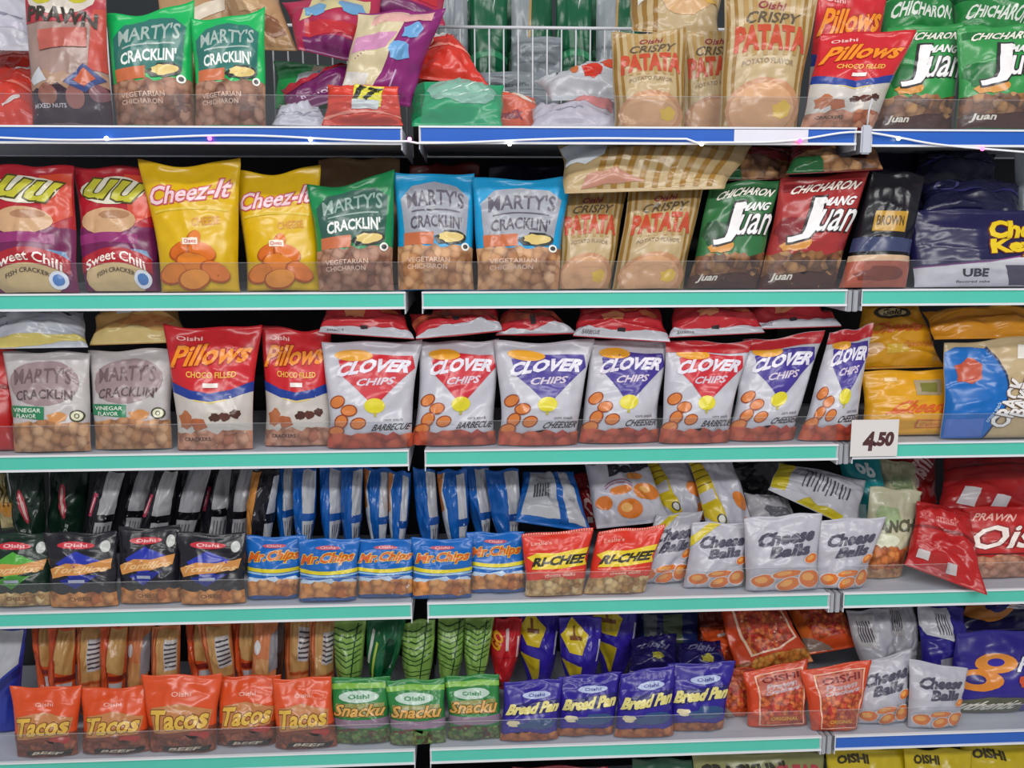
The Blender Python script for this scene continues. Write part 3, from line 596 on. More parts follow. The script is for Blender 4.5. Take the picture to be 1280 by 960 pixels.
OISHI_R = ('#b3201f', [T('logo_outline', '#7c1414', "Oishi", .06, .42, 1.0, .76, 4, 0, .2, .06), T('logo_lettering', '#e9dcd4', "Oishi", .07, .43, .99, .75, 4, 0, .2, .02), T('small_lettering', '#e0a89c', "PRAWN", .1, .8, .5, .9, -4, 0, .1, .02), W('printed_snacks', PINKCHIP, .32, .03, 5), ARC('dark_line', '#5c1414', .33, .35, .01)])
RED_PLAIN = ('#ad1b1c', [R('white_block', '#c9c2c2', .1, .16, .26, .26), R('white_block', '#b9b2b4', .5, .08, .62, .2), ARC('dark_fold', '#7c1216', .58, .62, .03), T('faint_lettering', '#c8605a', "snack", .3, .72, .7, .82)])  # darker red arc is crease shade painted on flat film
RED_DARK = ('#8e1618', [T('logo_lettering', '#d9b4b0', "Oishi", .1, .3, .9, .7, 60, 0, .2, .03), R('white_block', '#c0b8b8', .2, .1, .4, .2)])
RED_BIG = ('#a31a1c', [P('white_block', '#c6bfc2', [(.12, .16), (.28, .12), (.3, .36), (.16, .4)]), P('white_block', '#c6bfc2', [(.42, .14), (.56, .1), (.58, .28), (.45, .3)]), ARC('dark_fold', '#701014', .7, .73, .05)])  # crease shade painted as a deep red arc
TACO = ('#d24d22', [W('brown_base', '#7a3a26', .36, .03, 4), P('tan_panel', '#b87a48', [(.1, .26), (.9, .3), (.95, .55), (.5, .64), (.12, .58)]), T('logo_outline', '#6a3a20', "Tacos", .08, .3, .92, .58, 3, 0, .1, .07), T('logo_lettering', '#d6ac48', "Tacos", .09, .31, .91, .57, 3, 0, .1, .035), B('printed_tomato', '#a8302a', .8, .2, .16, .1, 4), T('brand_lettering', '#e0a494', "Oishi", .38, .72, .64, .78, 0, 0, 0, .02), W('printed_chips', ('chips', '#7a3a2c', '#a85a3c', '#5a2a22', 90.0), .2, .03, 8),
         P('dark_plate', '#1e1614', [(.2, .02), (.92, .02), (.95, .09), (.24, .09)]), T('plate_lettering', '#c8b4a0', "BEEF", .32, .035, .8, .075, 0, 0, .1, .03)])
SNACKU = ('#2c7c3e', [ARC('lime_band', '#7fb24a', .82, .9, .02), E('brand_oval', '#b6ccbe', .48, .72, .34, .09), T('brand_lettering', '#4a8a5c', "Oishi", .3, .685, .66, .755, 0, 0, 0, .04), R('tan_panel', '#8a8a4c', .08, .42, .92, .62), T('logo_outline', '#4a3a1c', "Snacku", .06, .42, .94, .62, 0, 0, .1, .07), T('logo_lettering', '#d2a052', "Snacku", .07, .43, .93, .61, 0, 0, .1, .03), ARC('mauve_band', '#8a7488', .27, .4, -.02), B('printed_rice', '#6a2c2c', .3, .2, .25, .05, 3), W('printed_vegetables', GREENCHIP, .2, .03, 5)])
BREADPAN = ('#2c1f8a', [E('brand_oval', '#aab6d8', .56, .76, .24, .06), T('brand_lettering', '#4a4a90', "Oishi", .42, .735, .7, .785, 0, 0, 0, .03), P('title_back', '#1c1860', [(.08, .42), (.95, .48), (.96, .68), (.1, .62)]), T('logo_lettering', '#d9cd7c', "Bread Pan", .08, .46, .96, .64, 4, 0, .1, .06), B('printed_garlic', '#d6c9a4', .22, .3, .12, .06, 4), B('blue_plate', '#2c4a78', .62, .28, .3, .09, 5), W('printed_toast', ('chips', '#a85a34', '#c07a4a', '#8a4228', 60.0), .13, .03, 6)])
PRAWN = ('#c9431f', [R('frame', '#e0b49c', .16, .04, .92, .9), R('frame_face', PRAWNCHIP, .185, .055, .895, .885), P('title_back', '#c06a58', [(.2, .56), (.88, .6), (.88, .87), (.2, .86)]), T('brand_lettering', '#7c3030', "OISHI", .26, .74, .84, .84, 4, 0, 0, .03), T('name_lettering', '#b9a0a4', "Prawn", .3, .64, .8, .73, 5, 0, .1, .04), T('name_lettering', '#b9a0a4', "Crackers", .26, .57, .84, .64, 5, 0, .1, .04), R('flavor_label', '#a8441f', .3, .1, .84, .2), T('flavor_lettering', '#d69a3c', "ORIGINAL", .34, .12, .8, .18, 0, 0, 0, .03)])
PRAWN_BACK = ('#c6441f', [P('frame', '#e8c4a8', [(.1, .98), (.86, .98), (.92, .35), (.6, .24), (.22, .22)]), P('frame_face', PRAWNCHIP, [(.14, .97), (.83, .97), (.885, .365), (.6, .26), (.25, .245)]), T('title_lettering', '#3c1c18', "PRAWN", .3, .9, .7, .99, 3, 0, 0, .04), T('title_lettering', '#3c1c18', "crackers", .2, .8, .78, .9, 5, 0, .1, .05), W('printed_fries', ('chips', '#d07a34', '#e0a24a', '#c05a2a', 80.0), .18, .03, 5)])
PRAWN_R = ('#c84a20', [P('frame_face', PRAWNCHIP, [(.2, .2), (.95, .2), (.95, .98), (.1, .98)]), R('orange_side', '#d86a2c', 0, 0, .16, 1), P('pale_fold', '#8a7468', [(0, .05), (.5, .02), (.3, .16), (0, .3)])])
RINGS = ('#2c2384', [E('printed_ring', '#d98a34', .38, .62, .2, .12), E('ring_hole', '#32289a', .38, .63, .08, .05), E('printed_ring', '#d6822c', .2, .42, .22, .13), E('ring_hole', '#241c70', .17, .43, .09, .055), E('printed_ring', '#d6822c', .86, .26, .2, .13), E('ring_hole', '#2c2384', .9, .27, .1, .06), T('logo_shadow', '#14123c', "POPS", .58, .52, 1.06, .72, 4, 0, .2, .06), T('logo_lettering', '#dcdce6', "POPS", .59, .53, 1.05, .71, 4, 0, .2, .025), T('logo_lettering', '#dcdce6', "RINGS", .66, .38, 1.06, .52, 4, 0, .2, .03), B('red_pepper', '#c8502c', .62, .4, .06, .08, 4), P('grey_base', '#5a5a48', [(0, 0), (.62, 0), (.66, .2), (.3, .22), (0, .14)]), T('base_lettering', '#d0ccc0', "authentic", .02, .05, .6, .17, 3, 0, .25, .03)])
RINGS_TOP = ('#1a1740', [E('printed_ring', '#c87c34', .3, .5, .26, .36), E('ring_hole', '#1d1a6a', .36, .5, .12, .2), T('logo_lettering', '#d6d6e0', "RINGS", .55, .3, .98, .7, 80, 0, 0, .04)])
WHITE_PURP = ('#2b2388', [P('white_panel', '#c9c8d0', [(0, .98), (.62, .96), (.55, .5), (.1, .56), (0, .7)])] + [R('barcode_line', '#3c3a4c', .3 + .05 * k, .58, .32 + .05 * k, .88) for k in range(5)] + [P('grey_corner', '#8f8e9c', [(.3, .22), (.62, .3), (.72, .02), (.4, .02)])])
WHITE_STRIP = ('#b6b5be', [P('shade_panel', '#b2aeb0', [(.05, .5), (.45, .45), (.5, .95), (.05, .95)])] + [R('barcode_line', '#4a4654', .14 + .05 * k, .55, .165 + .05 * k, .85) for k in range(6)] + [B('yellow_mark', '#b8913a', .5, .18, .16, .09, 3)])  # left panel slightly greyer than the film
# filed packets seen edge on
def strip(main, pan, band, pill=None, u0=.42):
    it = [P('nutrition_panel', pan, [(u0 + .06, .04), (.93, .03), (.97, .97), (u0, .97)]), R('panel_band', band, u0 - .02, .44, 1, .52)]
    it += [R('panel_print', '#6a6a70', u0 + .14 + .1 * k, .18, u0 + .18 + .1 * k, .4) for k in range(4)]
    if pill: it += [P('brand_badge', pill, [(.14, .5), (.26, .5), (.34, .74), (.22, .75)]), P('badge_lettering', '#e6c4c8', [(.19, .54), (.22, .54), (.28, .7), (.25, .71)])]
    return (main, it)
S_BLACK = strip('#1c1b22', '#b4b3b6', '#141318', '#b83a56'); S_BLACK2 = strip('#18171e', '#a6a5aa', '#111016', None, .3)
S_BLUE = strip('#1460b4', '#c0c2c8', '#1a56a4', None, .46); S_BLUE2 = strip('#155cae', '#b4b6bc', '#1c50a0', None, .56)
S_BLUE3 = ('#1460b4', [P('nutrition_panel', '#c4c6cc', [(.6, .05), (.95, .1), (.9, .95), (.62, .95)]), P('chip_edge', '#d0d6dc', [(0, .1), (.2, .2), (.12, .4), (.22, .6), (.12, .8), (.26, .97), (0, .97)]), P('printed_chips', '#c07438', [(0, .55), (.13, .6), (.08, .75), (.2, .97), (0, .97)]), R('panel_band', '#1a50a0', .58, .42, 1, .5)])
S_ORBLK = ('#201f26', [P('orange_edge', '#c8843a', [(0, .02), (.3, .02), (.34, .98), (0, .98)]), P('nutrition_panel', '#c4c6cc', [(.72, .03), (.98, .03), (.98, .92), (.84, .92)]), R('panel_band', '#1a1920', .68, .36, 1, .48)])
S_GREEN = ('#142b20', [E('brand_badge', '#b03a4a', .5, .62, .1, .2, 18), E('badge_lettering', '#d9b0ac', .5, .62, .04, .16, 18), P('silver_edge', '#b4bab4', [(.02, .02), (.1, .02), (.05, .98), (0, .98)]), T('small_lettering', '#aab4aa', "chips", .4, .18, .8, .3, 70)])
S_YEL = ('#2a3a22', [P('cream_panel', '#b9a878', [(0, .05), (.7, .05), (.5, .9), (0, .9)]), B('printed_chips', '#c08434', .5, .35, .3, .14, 4)] + [R('panel_print', '#5a4a2c', .05 + .12 * k, .4, .09 + .12 * k, .8) for k in range(5)])
S_OR1 = ('#d05428', [P('tan_panel', '#c09358', [(.42, .55), (.95, .5), (.98, .97), (.3, .97)]), P('silver_panel', '#c4c2c4', [(.5, .04), (.85, .04), (.95, .42), (.45, .42)]), R('panel_band', '#7c2820', .36, .44, 1, .5), P('seam_line', '#a8361c', [(.36, 0), (.4, 0), (.4, 1), (.32, 1)])])
S_OR2 = ('#d27a4a', [P('tan_panel', '#c89a60', [(.3, .4), (.95, .42), (.95, .95), (.25, .95)]), P('panel_line', '#b0522c', [(.25, .36), (.95, .38), (.95, .41), (.25, .39)]), R('barcode_block', '#c9c4c4', .55, .52, .92, .86)] + [R('barcode_line', '#4c4650', .57, .55 + k * .05, .91, .57 + k * .05) for k in range(6)] + [P('tan_foot', '#bf8a54', [(.3, .02), (.7, .02), (.9, .34), (.3, .34)]), R('panel_line', '#b0522c', .1, .03, .14, .97), R('panel_line', '#b0522c', .22, .4, .25, .97)])
S_OR3 = ('#cf7f52', [P('dark_edge', '#3a2420', [(.86, .02), (1, .02), (1, .98), (.8, .98)]), E('round_badge', '#d9d6d6', .2, .72, .1, .07), P('grey_panel', '#8f8a90', [(.6, .45), (.85, .5), (.8, .9), (.6, .85)]), P('tan_panel', '#cc9660', [(.15, .1), (.6, .12), (.6, .6), (.2, .6)]), B('printed_tomato', '#b04a30', .4, .16, .3, .07, 4)])
S_LIME = ('#8cb358', [P('dark_seam', '#1f4526', [(.56, .02), (.6, .02), (.66, .5), (.78, .97), (.74, .97), (.62, .5)])] + [P('dark_line', '#244a24', [(.03, .55 + k * .062), (.45, .5 + k * .062), (.9, .58 + k * .062), (.9, .592 + k * .062), (.45, .514 + k * .062), (.03, .564 + k * .062)]) for k in range(7)] + [P('dark_line', '#244a24', [(.03, .38 + k * .05), (.95, .39 + k * .05), (.95, .4 + k * .05), (.03, .39 + k * .05)]) for k in range(2)])
S_DKGREEN = ('#0f5a34', [P('white_edge', '#c6ccc6', [(.05, .4), (.12, .4), (.26, .86), (.18, .88)]), P('lime_edge', '#a8c04a', [(.16, .2), (.24, .2), (.36, .7), (.3, .72)]), B('dark_patch', '#0a3a24', .7, .5, .14, .3, 4)])
S_RED = ('#bf2028', [T('logo_lettering', '#e0a02a', "GO", .05, .62, .42, .84, 60, 0, 0, .05), R('white_print', '#e0c4c4', .5, .6, .6, .88), R('white_print', '#e0c4c4', .86, .5, .92, .78), R('dark_seam', '#981820', .05, .5, .98, .51)])
S_PURP = ('#33249c', [P('yellow_diamond', '#d3b91e', [(.02, .78), (.3, .99), (.66, .8), (.5, .58), (.2, .6)]), P('yellow_foot', '#c2aa24', [(.02, .5), (.5, .44), (.42, .04), (.3, .04)]), R('printed_mark', '#7c4a1c', .22, .74, .5, .79), R('printed_mark', '#7c4a1c', .3, .79, .36, .9), P('white_print', '#c8c8dc', [(.86, .5), (.9, .5), (.96, .74), (.92, .75)])])
DKPURP = ('#1d1756', [T('faint_lettering', '#6a6a8c', "Oishi", .2, .5, .8, .7, -12, 0, .1, .03), B('yellow_mark', '#a8a03a', .6, .3, .14, .1, 3)])
DKBLUE = ('#16245c', [R('print_column', '#5a5f62', .1, .2, .3, .9), R('print_column', '#4a5a3c', .4, .2, .7, .9)])
ORANGE_PL = ('#d4501e', [P('dark_fold', '#7c2a18', [(.4, .0), (1, 0), (1, .6), (.5, .5)]), P('pale_print', '#b9a8a4', [(.35, .72), (.9, .86), (.9, .92), (.35, .8)])])  # dark lower corner is shade of a crease, put into colour
BROWN_RED = ('#7c2a20', [B('orange_patch', '#a8482c', .5, .5, .3, .3, 4)])
BACK_SILVER = ('#1661b2', [P('silver_panel', '#babcc2', [(.06, .12), (.94, .06), (.84, .98), (.14, .98)]), P('blue_seam', '#1a5cac', [(.58, .06), (.7, .06), (.64, .98), (.54, .98)]), R('barcode_block', '#8a8c92', .2, .4, .46, .66)] + [R('barcode_line', '#3c3c44', .21 + .04 * k, .41, .23 + .04 * k, .65) for k in range(6)] + [T('small_lettering', '#7a7c84', "ingredients", .18, .72, .5, .8), T('panel_lettering', '#9a9ca4', "snack", .72, .4, .86, .5, 80)])
SILVER_L = ('#2a3aa0', [P('silver_panel', '#b9bbc2', [(0, .42), (.4, .4), (.95, .66), (.95, .98), (0, .98)]), P('white_base', '#cfd0da', [(0, .0), (.4, .05), (.4, .32), (0, .38)]), P('navy_band', '#1c2470', [(0, .36), (.5, .42), (.98, .64), (.98, .55), (.5, .32), (0, .28)])])
# top shelf oddments
BROWNB = ('#9a8078', [R('red_top', '#a83440', 0, .7, 1, 1), P('red_side', '#b8483c', [(.8, .36), (1, .36), (1, .8), (.86, .8)]), E('logo_oval', '#c9c0b4', .46, .88, .42, .13), E('yellow_button', '#b8b02c', .24, .93, .18, .1), E('yellow_button', '#b8b02c', .66, .93, .17, .1), T('logo_lettering', '#2c2c1c', "UU", .14, .9, .76, .97, 0, 0, 0, .03), T('name_lettering', '#3a342c', "PRAWN", .05, .68, .92, .79, -6, .01, 0, .04), P('red_panel', '#b05a50', [(.2, .5), (.8, .52), (.8, .66), (.2, .64)]), W('tan_panel', '#a4836c', .34, .02, 3), P('silver_glint', '#c4c6cc', [(.04, .3), (.2, .38), (.3, .28), (.1, .26)]), W('dark_base', '#3a2a36', .24, .03, 5), E('printed_nut', '#8e5c50', .28, .19, .12, .07), E('printed_nut', '#94605a', .62, .17, .12, .08), E('printed_nut', '#7c5058', .9, .2, .1, .06), P('printed_emblem', '#3c4a7c', [(.5, .27), (.76, .2), (.98, .3), (.76, .4)]), P('emblem_face', '#b85a3c', [(.62, .28), (.76, .24), (.88, .3), (.76, .37)]), T('base_lettering', '#c4bcc0', "MIXED NUTS", .1, .1, .5, .13)])  # silver sliver is a highlight painted on the film
PILE_RED = ('#cf3a2a', [ARC('light_fold', '#e2786a', .6, .66, .05), P('white_print', '#dfd0cc', [(.5, .2), (.8, .3), (.8, .4), (.5, .28)]), T('small_lettering', '#f0d6c8', "snack", .1, .7, .4, .82, 6)])  # pale red arc paints light catching a crease
PILE_WHITE = ('#bfbdc8', [P('red_print', '#b84a54', [(0, .7), (.4, .8), (.3, .95), (0, .9)]), R('grey_line', '#8a8a9c', .1, .4, .9, .44), ARC('pale_fold', '#b9b4c4', .2, .28, .04)])
PILE_MIX = ('#a92a4c', [P('cream_patch', '#c9bc8a', [(.1, .45), (.6, .6), (.9, .5), (.9, .85), (.3, .9)]), B('blue_patch', '#6a9cc4', .3, .62, .14, .13, 3), B('blue_patch', '#6a9cc4', .72, .66, .14, .15, 4), P('red_band', '#b82c34', [(.15, .2), (.95, .26), (.95, .4), (.15, .42)]), R('purple_base', '#6c1f58', .1, 0, .95, .2)])
PILE_GREEN = ('#1d9a4c', [P('tan_panel', '#b9a47c', [(.4, .1), (.98, .2), (.98, .9), (.5, .8)]), B('blue_patch', '#6a94b8', .72, .5, .16, .2, 3), P('white_panel', '#b9c2c4', [(.3, .3), (.6, .4), (.55, .6), (.3, .55)])])
PILE_PURPLE = ('#6e1c5a', [P('red_edge', '#b8283c', [(0, .7), (1, .75), (1, .98), (0, .95)]), T('small_lettering', '#d0b4cc', "flavor", .2, .2, .6, .4, 10), P('white_print', '#c8b4cc', [(.7, .1), (.86, .4), (.82, .42), (.66, .12)])])
BIG_PURPLE = ('#86266e', [P('cream_panel', '#cdbf9a', [(0, .1), (.42, .05), (.55, .4), (.6, .96), (0, .98)]), P('pink_panel', '#c98ab0', [(.05, .45), (.5, .5), (.56, .7), (.05, .66)]), P('pink_panel', '#d6a49c', [(.2, .78), (.9, .85), (.9, .96), (.2, .92)]), B('blue_patch', '#6aa0d0', .74, .72, .12, .09, 3), B('blue_patch', '#6aa0d0', .68, .48, .13, .11, 4), P('seam_line', '#c8a4c8', [(.64, .02), (.66, .02), (.7, .3), (.68, .3)]), P('white_foot', '#d6d2cc', [(.02, .04), (.3, .02), (.34, .24), (.02, .26)])])
TAG17 = ('#d0402e', [P('yellow_label', '#d9cf3a', [(.36, .3), (.74, .36), (.8, .98), (.4, .98)]), P('label_foot', '#cfd6d8', [(.36, .3), (.7, .3), (.74, .5), (.36, .5)]), T('label_lettering', '#1c1c14', "17", .42, .48, .74, .94, -8, 0, .1, .06), ARC('light_fold', '#e68a78', .14, .2, .06)])  # lowest arc is a painted highlight along a crease
RED_TRI = ('#cf3426', [P('white_corner', '#d6d2cc', [(.0, .7), (.5, .98), (.98, .98), (.6, .74)]), ARC('light_fold', '#ea8a7c', .4, .45, .08), P('cream_patch', '#d6bc94', [(.05, .5), (.3, .6), (.3, .75), (.05, .7)])])  # paler arc is crease light put into the colour
GREEN_CLEAR = ('#1e9a66', [B('clear_window', '#7fae9c', .55, .52, .36, .32, 5, 16, .1)] + [P('glint', '#d6e6dc', [(a, b), (a + .14, b + .1), (a + .13, b + .12)]) for a, b in ((.3, .6), (.5, .3), (.6, .65), (.4, .4), (.7, .45), (.25, .3), (.55, .5))] + [P('dark_rim', '#0d6a40', [(0, .1), (.12, .1), (.16, .9), (.05, .9)])])  # white slivers are highlights painted on the clear film
ORANGE_LIE = ('#d85c3c', [T('logo_lettering', '#8e3444', "snack", .3, .12, .7, .28, 3, 0, .1, .06), ARC('light_fold', '#eca68c', .7, .74, .04), P('white_fold', '#e0d4c4', [(0, .86), (.6, .8), (.9, .66), (.9, .74), (.5, .94), (0, .97)])])  # peach arc paints a lit crease in the orange film
WHITE_RED = ('#bcbec4', [B('red_print', '#cc3420', .66, .5, .14, .2, 3), B('red_print', '#cc4a2c', .9, .7, .12, .14, 4), B('red_print', '#c06a3c', .42, .62, .05, .14, 5)] + [P('black_print', '#2c2c34', [(.2 + .09 * k, .7 + .03 * k), (.25 + .09 * k, .8 + .03 * k), (.23 + .09 * k, .82 + .03 * k)]) for k in range(4)])
PINK_LIE = ('#bcb4c0', [P('pink_panel', '#cf7a78', [(.3, .6), (.98, .5), (.98, .9), (.4, .95)]), R('grey_line', '#8e8c9c', .2, .3, .6, .33)])
SILVER_GREEN = ('#0a5434', [P('silver_panel', '#8f979c', [(0, 0), (.42, 0), (.36, .5), (.46, .98), (0, .98)]), P('gold_edge', '#a98a54', [(.4, 0), (.46, 0), (.42, .5), (.52, .98), (.46, .98), (.36, .5)]), T('side_lettering', '#c6d2ca', "chips", .55, .4, .95, .5, 4)])
GREEN_PL = ('#0b5a38', [ARC('light_fold', '#2a8a5c', .5, .54, .04), P('white_print', '#b9d0c4', [(.5, .2), (.9, .24), (.9, .28), (.5, .25)]), P('pale_glint', '#d0ded8', [(.6, .8), (.8, .98), (.72, .98)])])  # crease light and a small pale highlight are painted on
SILVER_PL = ('#8a9298', [R('panel_line', '#7c848c', .1, .5, .9, .52), T('side_lettering', '#6a727a', "nutrition", .2, .6, .7, .68)])
TANB = ('#b08a64', [B('printed_nut', '#c8a47c', .4, .6, .24, .16, 3), B('printed_nut', '#8a5c40', .7, .3, .2, .16, 4), P('white_print', '#d6c8b4', [(.5, .7), (.9, .8), (.9, .88), (.5, .8)])])
PAT_LIE = ('#b29a70', [P('gold_stripe', '#97702f', [(.2 + .085 * k, .05), (.235 + .085 * k, .05), (.245 + .085 * k, .95), (.21 + .085 * k, .95)]) for k in range(9)] + [B('white_patch', '#d4dae0', .12, .68, .13, .28, 3), P('pink_fold', '#b4806c', [(.1, .05), (.5, .12), (.3, .24), (.14, .2)])])
PAT_CHIP = ('#b59e76', stripes('gold_stripe', '#8f6a30', (.02, .12, .24), .05) + [E('printed_chip', '#c9a070', .62, .45, .3, .26), B('printed_chip_glow', '#d4a848', .86, .5, .1, .2, 4), P('white_patch', '#dcdad0', [(.08, .4), (.18, .5), (.16, .9), (.06, .8)])])
JUAN_LIE = ('#7c2228', [W('printed_snacks', DARKCHIP, .35, .04, 6), P('pale_print', '#c9b4ac', [(.1, .7), (.5, .9), (.5, .94), (.1, .76)]), P('green_fold', '#1c5a2e', [(0, 0), (.4, 0), (.3, .2), (0, .3)]), ARC('light_fold', '#b4686a', .55, .6, .06)])  # upper pink arc is painted light on a crease
GREEN_TOP = ('#227a3a', [T('title_lettering', '#d6dcd2', "CHICHARON", .1, .3, .9, .5, 0, 0, .1, .03), R('dark_fold', '#16502a', 0, .6, 1, .7)])  # dark green band paints the shade of a crease
WHITE_LIE = ('#b9bcc6', [P('black_swoosh', '#2c2c34', [(.5, .8), (.75, .9), (.9, .66), (.86, .62), (.72, .82), (.52, .74)]), E('orange_mark', '#b86a48', .68, .84, .04, .06), T('small_lettering', '#5a5a66', "ingredients", .05, .55, .22, .62), T('small_lettering', '#5a5a66', "snack food", .05, .42, .22, .49), P('yellow_edge', '#cdbd6a', [(0, .0), (1, .1), (1, .2), (0, .14)])])
TAN_LIE = ('#c69a58', [P('pale_window', '#c9cdd4', [(.3, .5), (.7, .5), (.68, .86), (.34, .86)]), W('cream_edge', '#cdb678', .22, .03, 4), B('printed_chips', '#b4743c', .6, .34, .3, .1, 5)])
ORANGE_TOP = ('#d08a1c', [ARC('light_fold', '#e6b450', .6, .66, .06), ARC('dark_fold', '#b06a14', .36, .42, .05)])  # lit and shaded creases both painted as coloured arcs
LOW_YEL = ('#c9b11c', [T('logo_lettering', '#3c3418', "OISHI", .12, .84, .5, .93, 0, .02, 0, .05), W('printed_chips', YELCHIP, .4, .04, 5)])
LOW_TAN = ('#8a8a58', [T('logo_lettering', '#2c2a1c', "CRACKLIN'", .05, .74, .7, .9, 4, 0, 0, .05), T('side_lettering', '#b0404a', "CLEAR", .6, .74, .98, .88, 2, 0, 0, .05)])
LOW_RED = ('#8a2430', [T('logo_lettering', '#d6a0a4', "snack", .1, .7, .9, .9, 0, 0, .2, .03)])
LOW_DARK = ('#1f4a34', [T('logo_lettering', '#9ab4a0', "chips", .1, .7, .9, .88, 0, 0, .1, .03)])
# ------------------------------------------------------------------ row 1 (top shelf)
F = (0.078, 0.034)
G1, G2, G3, G4, G5 = ('bags on the top shelf', 'bags on the second shelf', 'bags on the third shelf', 'bags on the fourth shelf', 'bags on the fifth shelf')
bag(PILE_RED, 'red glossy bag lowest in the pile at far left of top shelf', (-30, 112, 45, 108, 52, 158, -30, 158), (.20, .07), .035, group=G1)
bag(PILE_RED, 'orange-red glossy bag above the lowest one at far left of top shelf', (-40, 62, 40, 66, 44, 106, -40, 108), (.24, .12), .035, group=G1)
bag(PILE_WHITE, 'white bag with red print topping the pile at far left of top shelf', (-40, -8, 44, 0, 44, 64, -40, 62), (.26, .15), .035, group=G1)
bag(BROWNB, 'tall brown and red nut bag with two yellow buttons on top shelf', (30, -22, 132, -22, 143, 157, 40, 157), F, .034, 1, G1)
bag(CR_GREEN, 'green crackling bag beside the brown nut bag on top shelf', (128, 16, 240, -4, 243, 157, 141, 157), F, .032, 1, G1, sag=.05)
bag(CR_GREEN, 'shorter green crackling bag nearest the purple pile on top shelf', (238, 22, 331, 8, 334, 157, 244, 157), F, .03, 1, G1, sag=.05)
bag(TANB, 'tan nut bag peeking behind the green crackling bags', (196, -30, 290, -25, 300, 157, 205, 157), (.26, .22), .03, 1, G1)
bag(TANB, 'tan and brown bag leaning between green bags and purple pile', (275, -25, 345, -15, 372, 64, 300, 62), (.24, .2), .03, None, G1)
bag(PILE_GREEN, 'green and tan bag low in the mixed pile of top shelf', (330, 66, 440, 74, 432, 128, 332, 128), (.22, .14), .03, None, G1)
bag(PILE_MIX, 'red and cream bag with blue patches high in the mixed pile', (352, 2, 478, -8, 470, 84, 372, 62), (.24, .16), .035, None, G1)
bag(PILE_PURPLE, 'dark purple bag with red edge lying in the mixed pile', (345, 108, 452, 70, 462, 108, 352, 140), (.17, .1), .022, None, G1)
bag(PILE_MIX, 'red and purple bag at the very top of the mixed pile', (385, -45, 560, -40, 556, 26, 400, 10), (.3, .2), .035, None, G1)
bag(BIG_PURPLE, 'large purple and cream bag hanging forward from the mixed pile', (448, 16, 557, 12, 512, 134, 424, 118), (.14, .1), .035, None, G1)
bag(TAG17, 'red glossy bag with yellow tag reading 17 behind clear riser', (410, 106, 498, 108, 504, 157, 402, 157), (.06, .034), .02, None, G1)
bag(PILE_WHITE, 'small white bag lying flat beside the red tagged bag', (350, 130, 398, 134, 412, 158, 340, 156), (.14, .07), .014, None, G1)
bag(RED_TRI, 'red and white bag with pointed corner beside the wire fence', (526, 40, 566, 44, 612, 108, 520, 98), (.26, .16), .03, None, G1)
bag(PILE_RED, 'flat red bag under the pointed red and white bag', (500, 98, 600, 100, 612, 118, 500, 116), (.26, .16), .02, None, G1)
bag(GREEN_CLEAR, 'green see-through bag lying at the left end of middle top shelf', (512, 106, 630, 108, 628, 158, 515, 158), (.15, .06), .04, None, G1, waist=.02)
bag(ORANGE_LIE, 'orange bag lying beside the green see-through bag', (590, 106, 672, 116, 688, 158, 596, 158), (.17, .08), .03, None, G1)
bag(WHITE_RED, 'white bag with red blots leaning before the wire fence', (668, 102, 772, 70, 776, 124, 690, 126), (.28, .2), .03, None, G1)
bag(PINK_LIE, 'pale pink and white bag lying left of the striped potato bags', (664, 136, 770, 126, 772, 158, 664, 158), (.16, .07), .024, None, G1)
for k, (x0, x1, ds, tx) in enumerate(((548, 584, SILVER_PL, 'silver panel of a bag at left behind the wire fence'), (588, 634, GREEN_PL, 'green bag left of the silver pair behind the wire fence'),
        (640, 690, SILVER_GREEN, 'silver and green bag in the middle behind the wire fence'), (696, 740, GREEN_PL, 'green bag right of middle behind the wire fence'), (746, 800, SILVER_GREEN, 'silver edged bag rightmost behind the wire fence'))):
    bag(ds, 'upright ' + tx, (x0, -30, x1, -30, x1 + 4, 157, x0 - 4, 157), (.58, .55), .03, 1, 'green and silver bags behind the wire fence')
for x0, x1, tx in ((530, 612, 'left'), (616, 690, 'middle'), (694, 790, 'right')):
    bag(GREEN_PL, 'dark green bag deep behind the fence, %s of three' % tx, (x0, -30, x1, -30, x1, 157, x0, 157), (.74, .72), .03, 1, 'green and silver bags behind the wire fence')
for k, (x0, x1, y0, y1, ds, tx) in enumerate(((640, 705, 42, 112, SILVER_PL, 'upper silver packet stacked against the wire fence'), (600, 700, 90, 140, SILVER_PL, 'lower silver packet stacked against the wire fence'))):
    bag(ds, tx, (x0, y0, x1, y0, x1, y1, x0, y1), (.50, .49), .02, None, 'green and silver bags behind the wire fence')
bag(PAT_CHIP, 'striped potato bag lying on top of the potato bags of top shelf', (782, -20, 908, -25, 902, 44, 792, 36), (.26, .14), .04, None, G1)
bag(PATATA, 'striped potato chip bag next to the wire fence on top shelf', (764, 42, 860, 34, 856, 157, 766, 157), F, .03, 1, G1, sag=.02)
bag(PATATA, 'striped potato chip bag half hidden between two others on top shelf', (846, 42, 940, 34, 935, 157, 850, 157), (.15, .12), .02, 1, G1)
bag(PATATA, 'largest striped potato chip bag on top shelf with its top cut off', (906, -12, 1024, -10, 996, 157, 897, 157), F, .032, 1, G1)
bag(REDWHITE, 'red bag with orange lettering set back beside the tall potato bag', (1024, -20, 1110, -14, 1085, 157, 1000, 157), (.2, .17), .03, 1, G1)
bag(REDWHITE, 'red bag with blue arc leaning right above the blank label', (1026, 42, 1146, 38, 1090, 157, 998, 157), F, .034, 1, G1)
bag(JUAN_G, 'green pork snack bag just right of the bay joint on top shelf', (1110, 34, 1206, 30, 1192, 157, 1092, 157), (.12, .08), .03, 1, G1)
bag(JUAN_G, 'rightmost green pork snack bag on top shelf', (1196, 34, 1310, 30, 1312, 157, 1194, 157), F, .032, 1, G1)
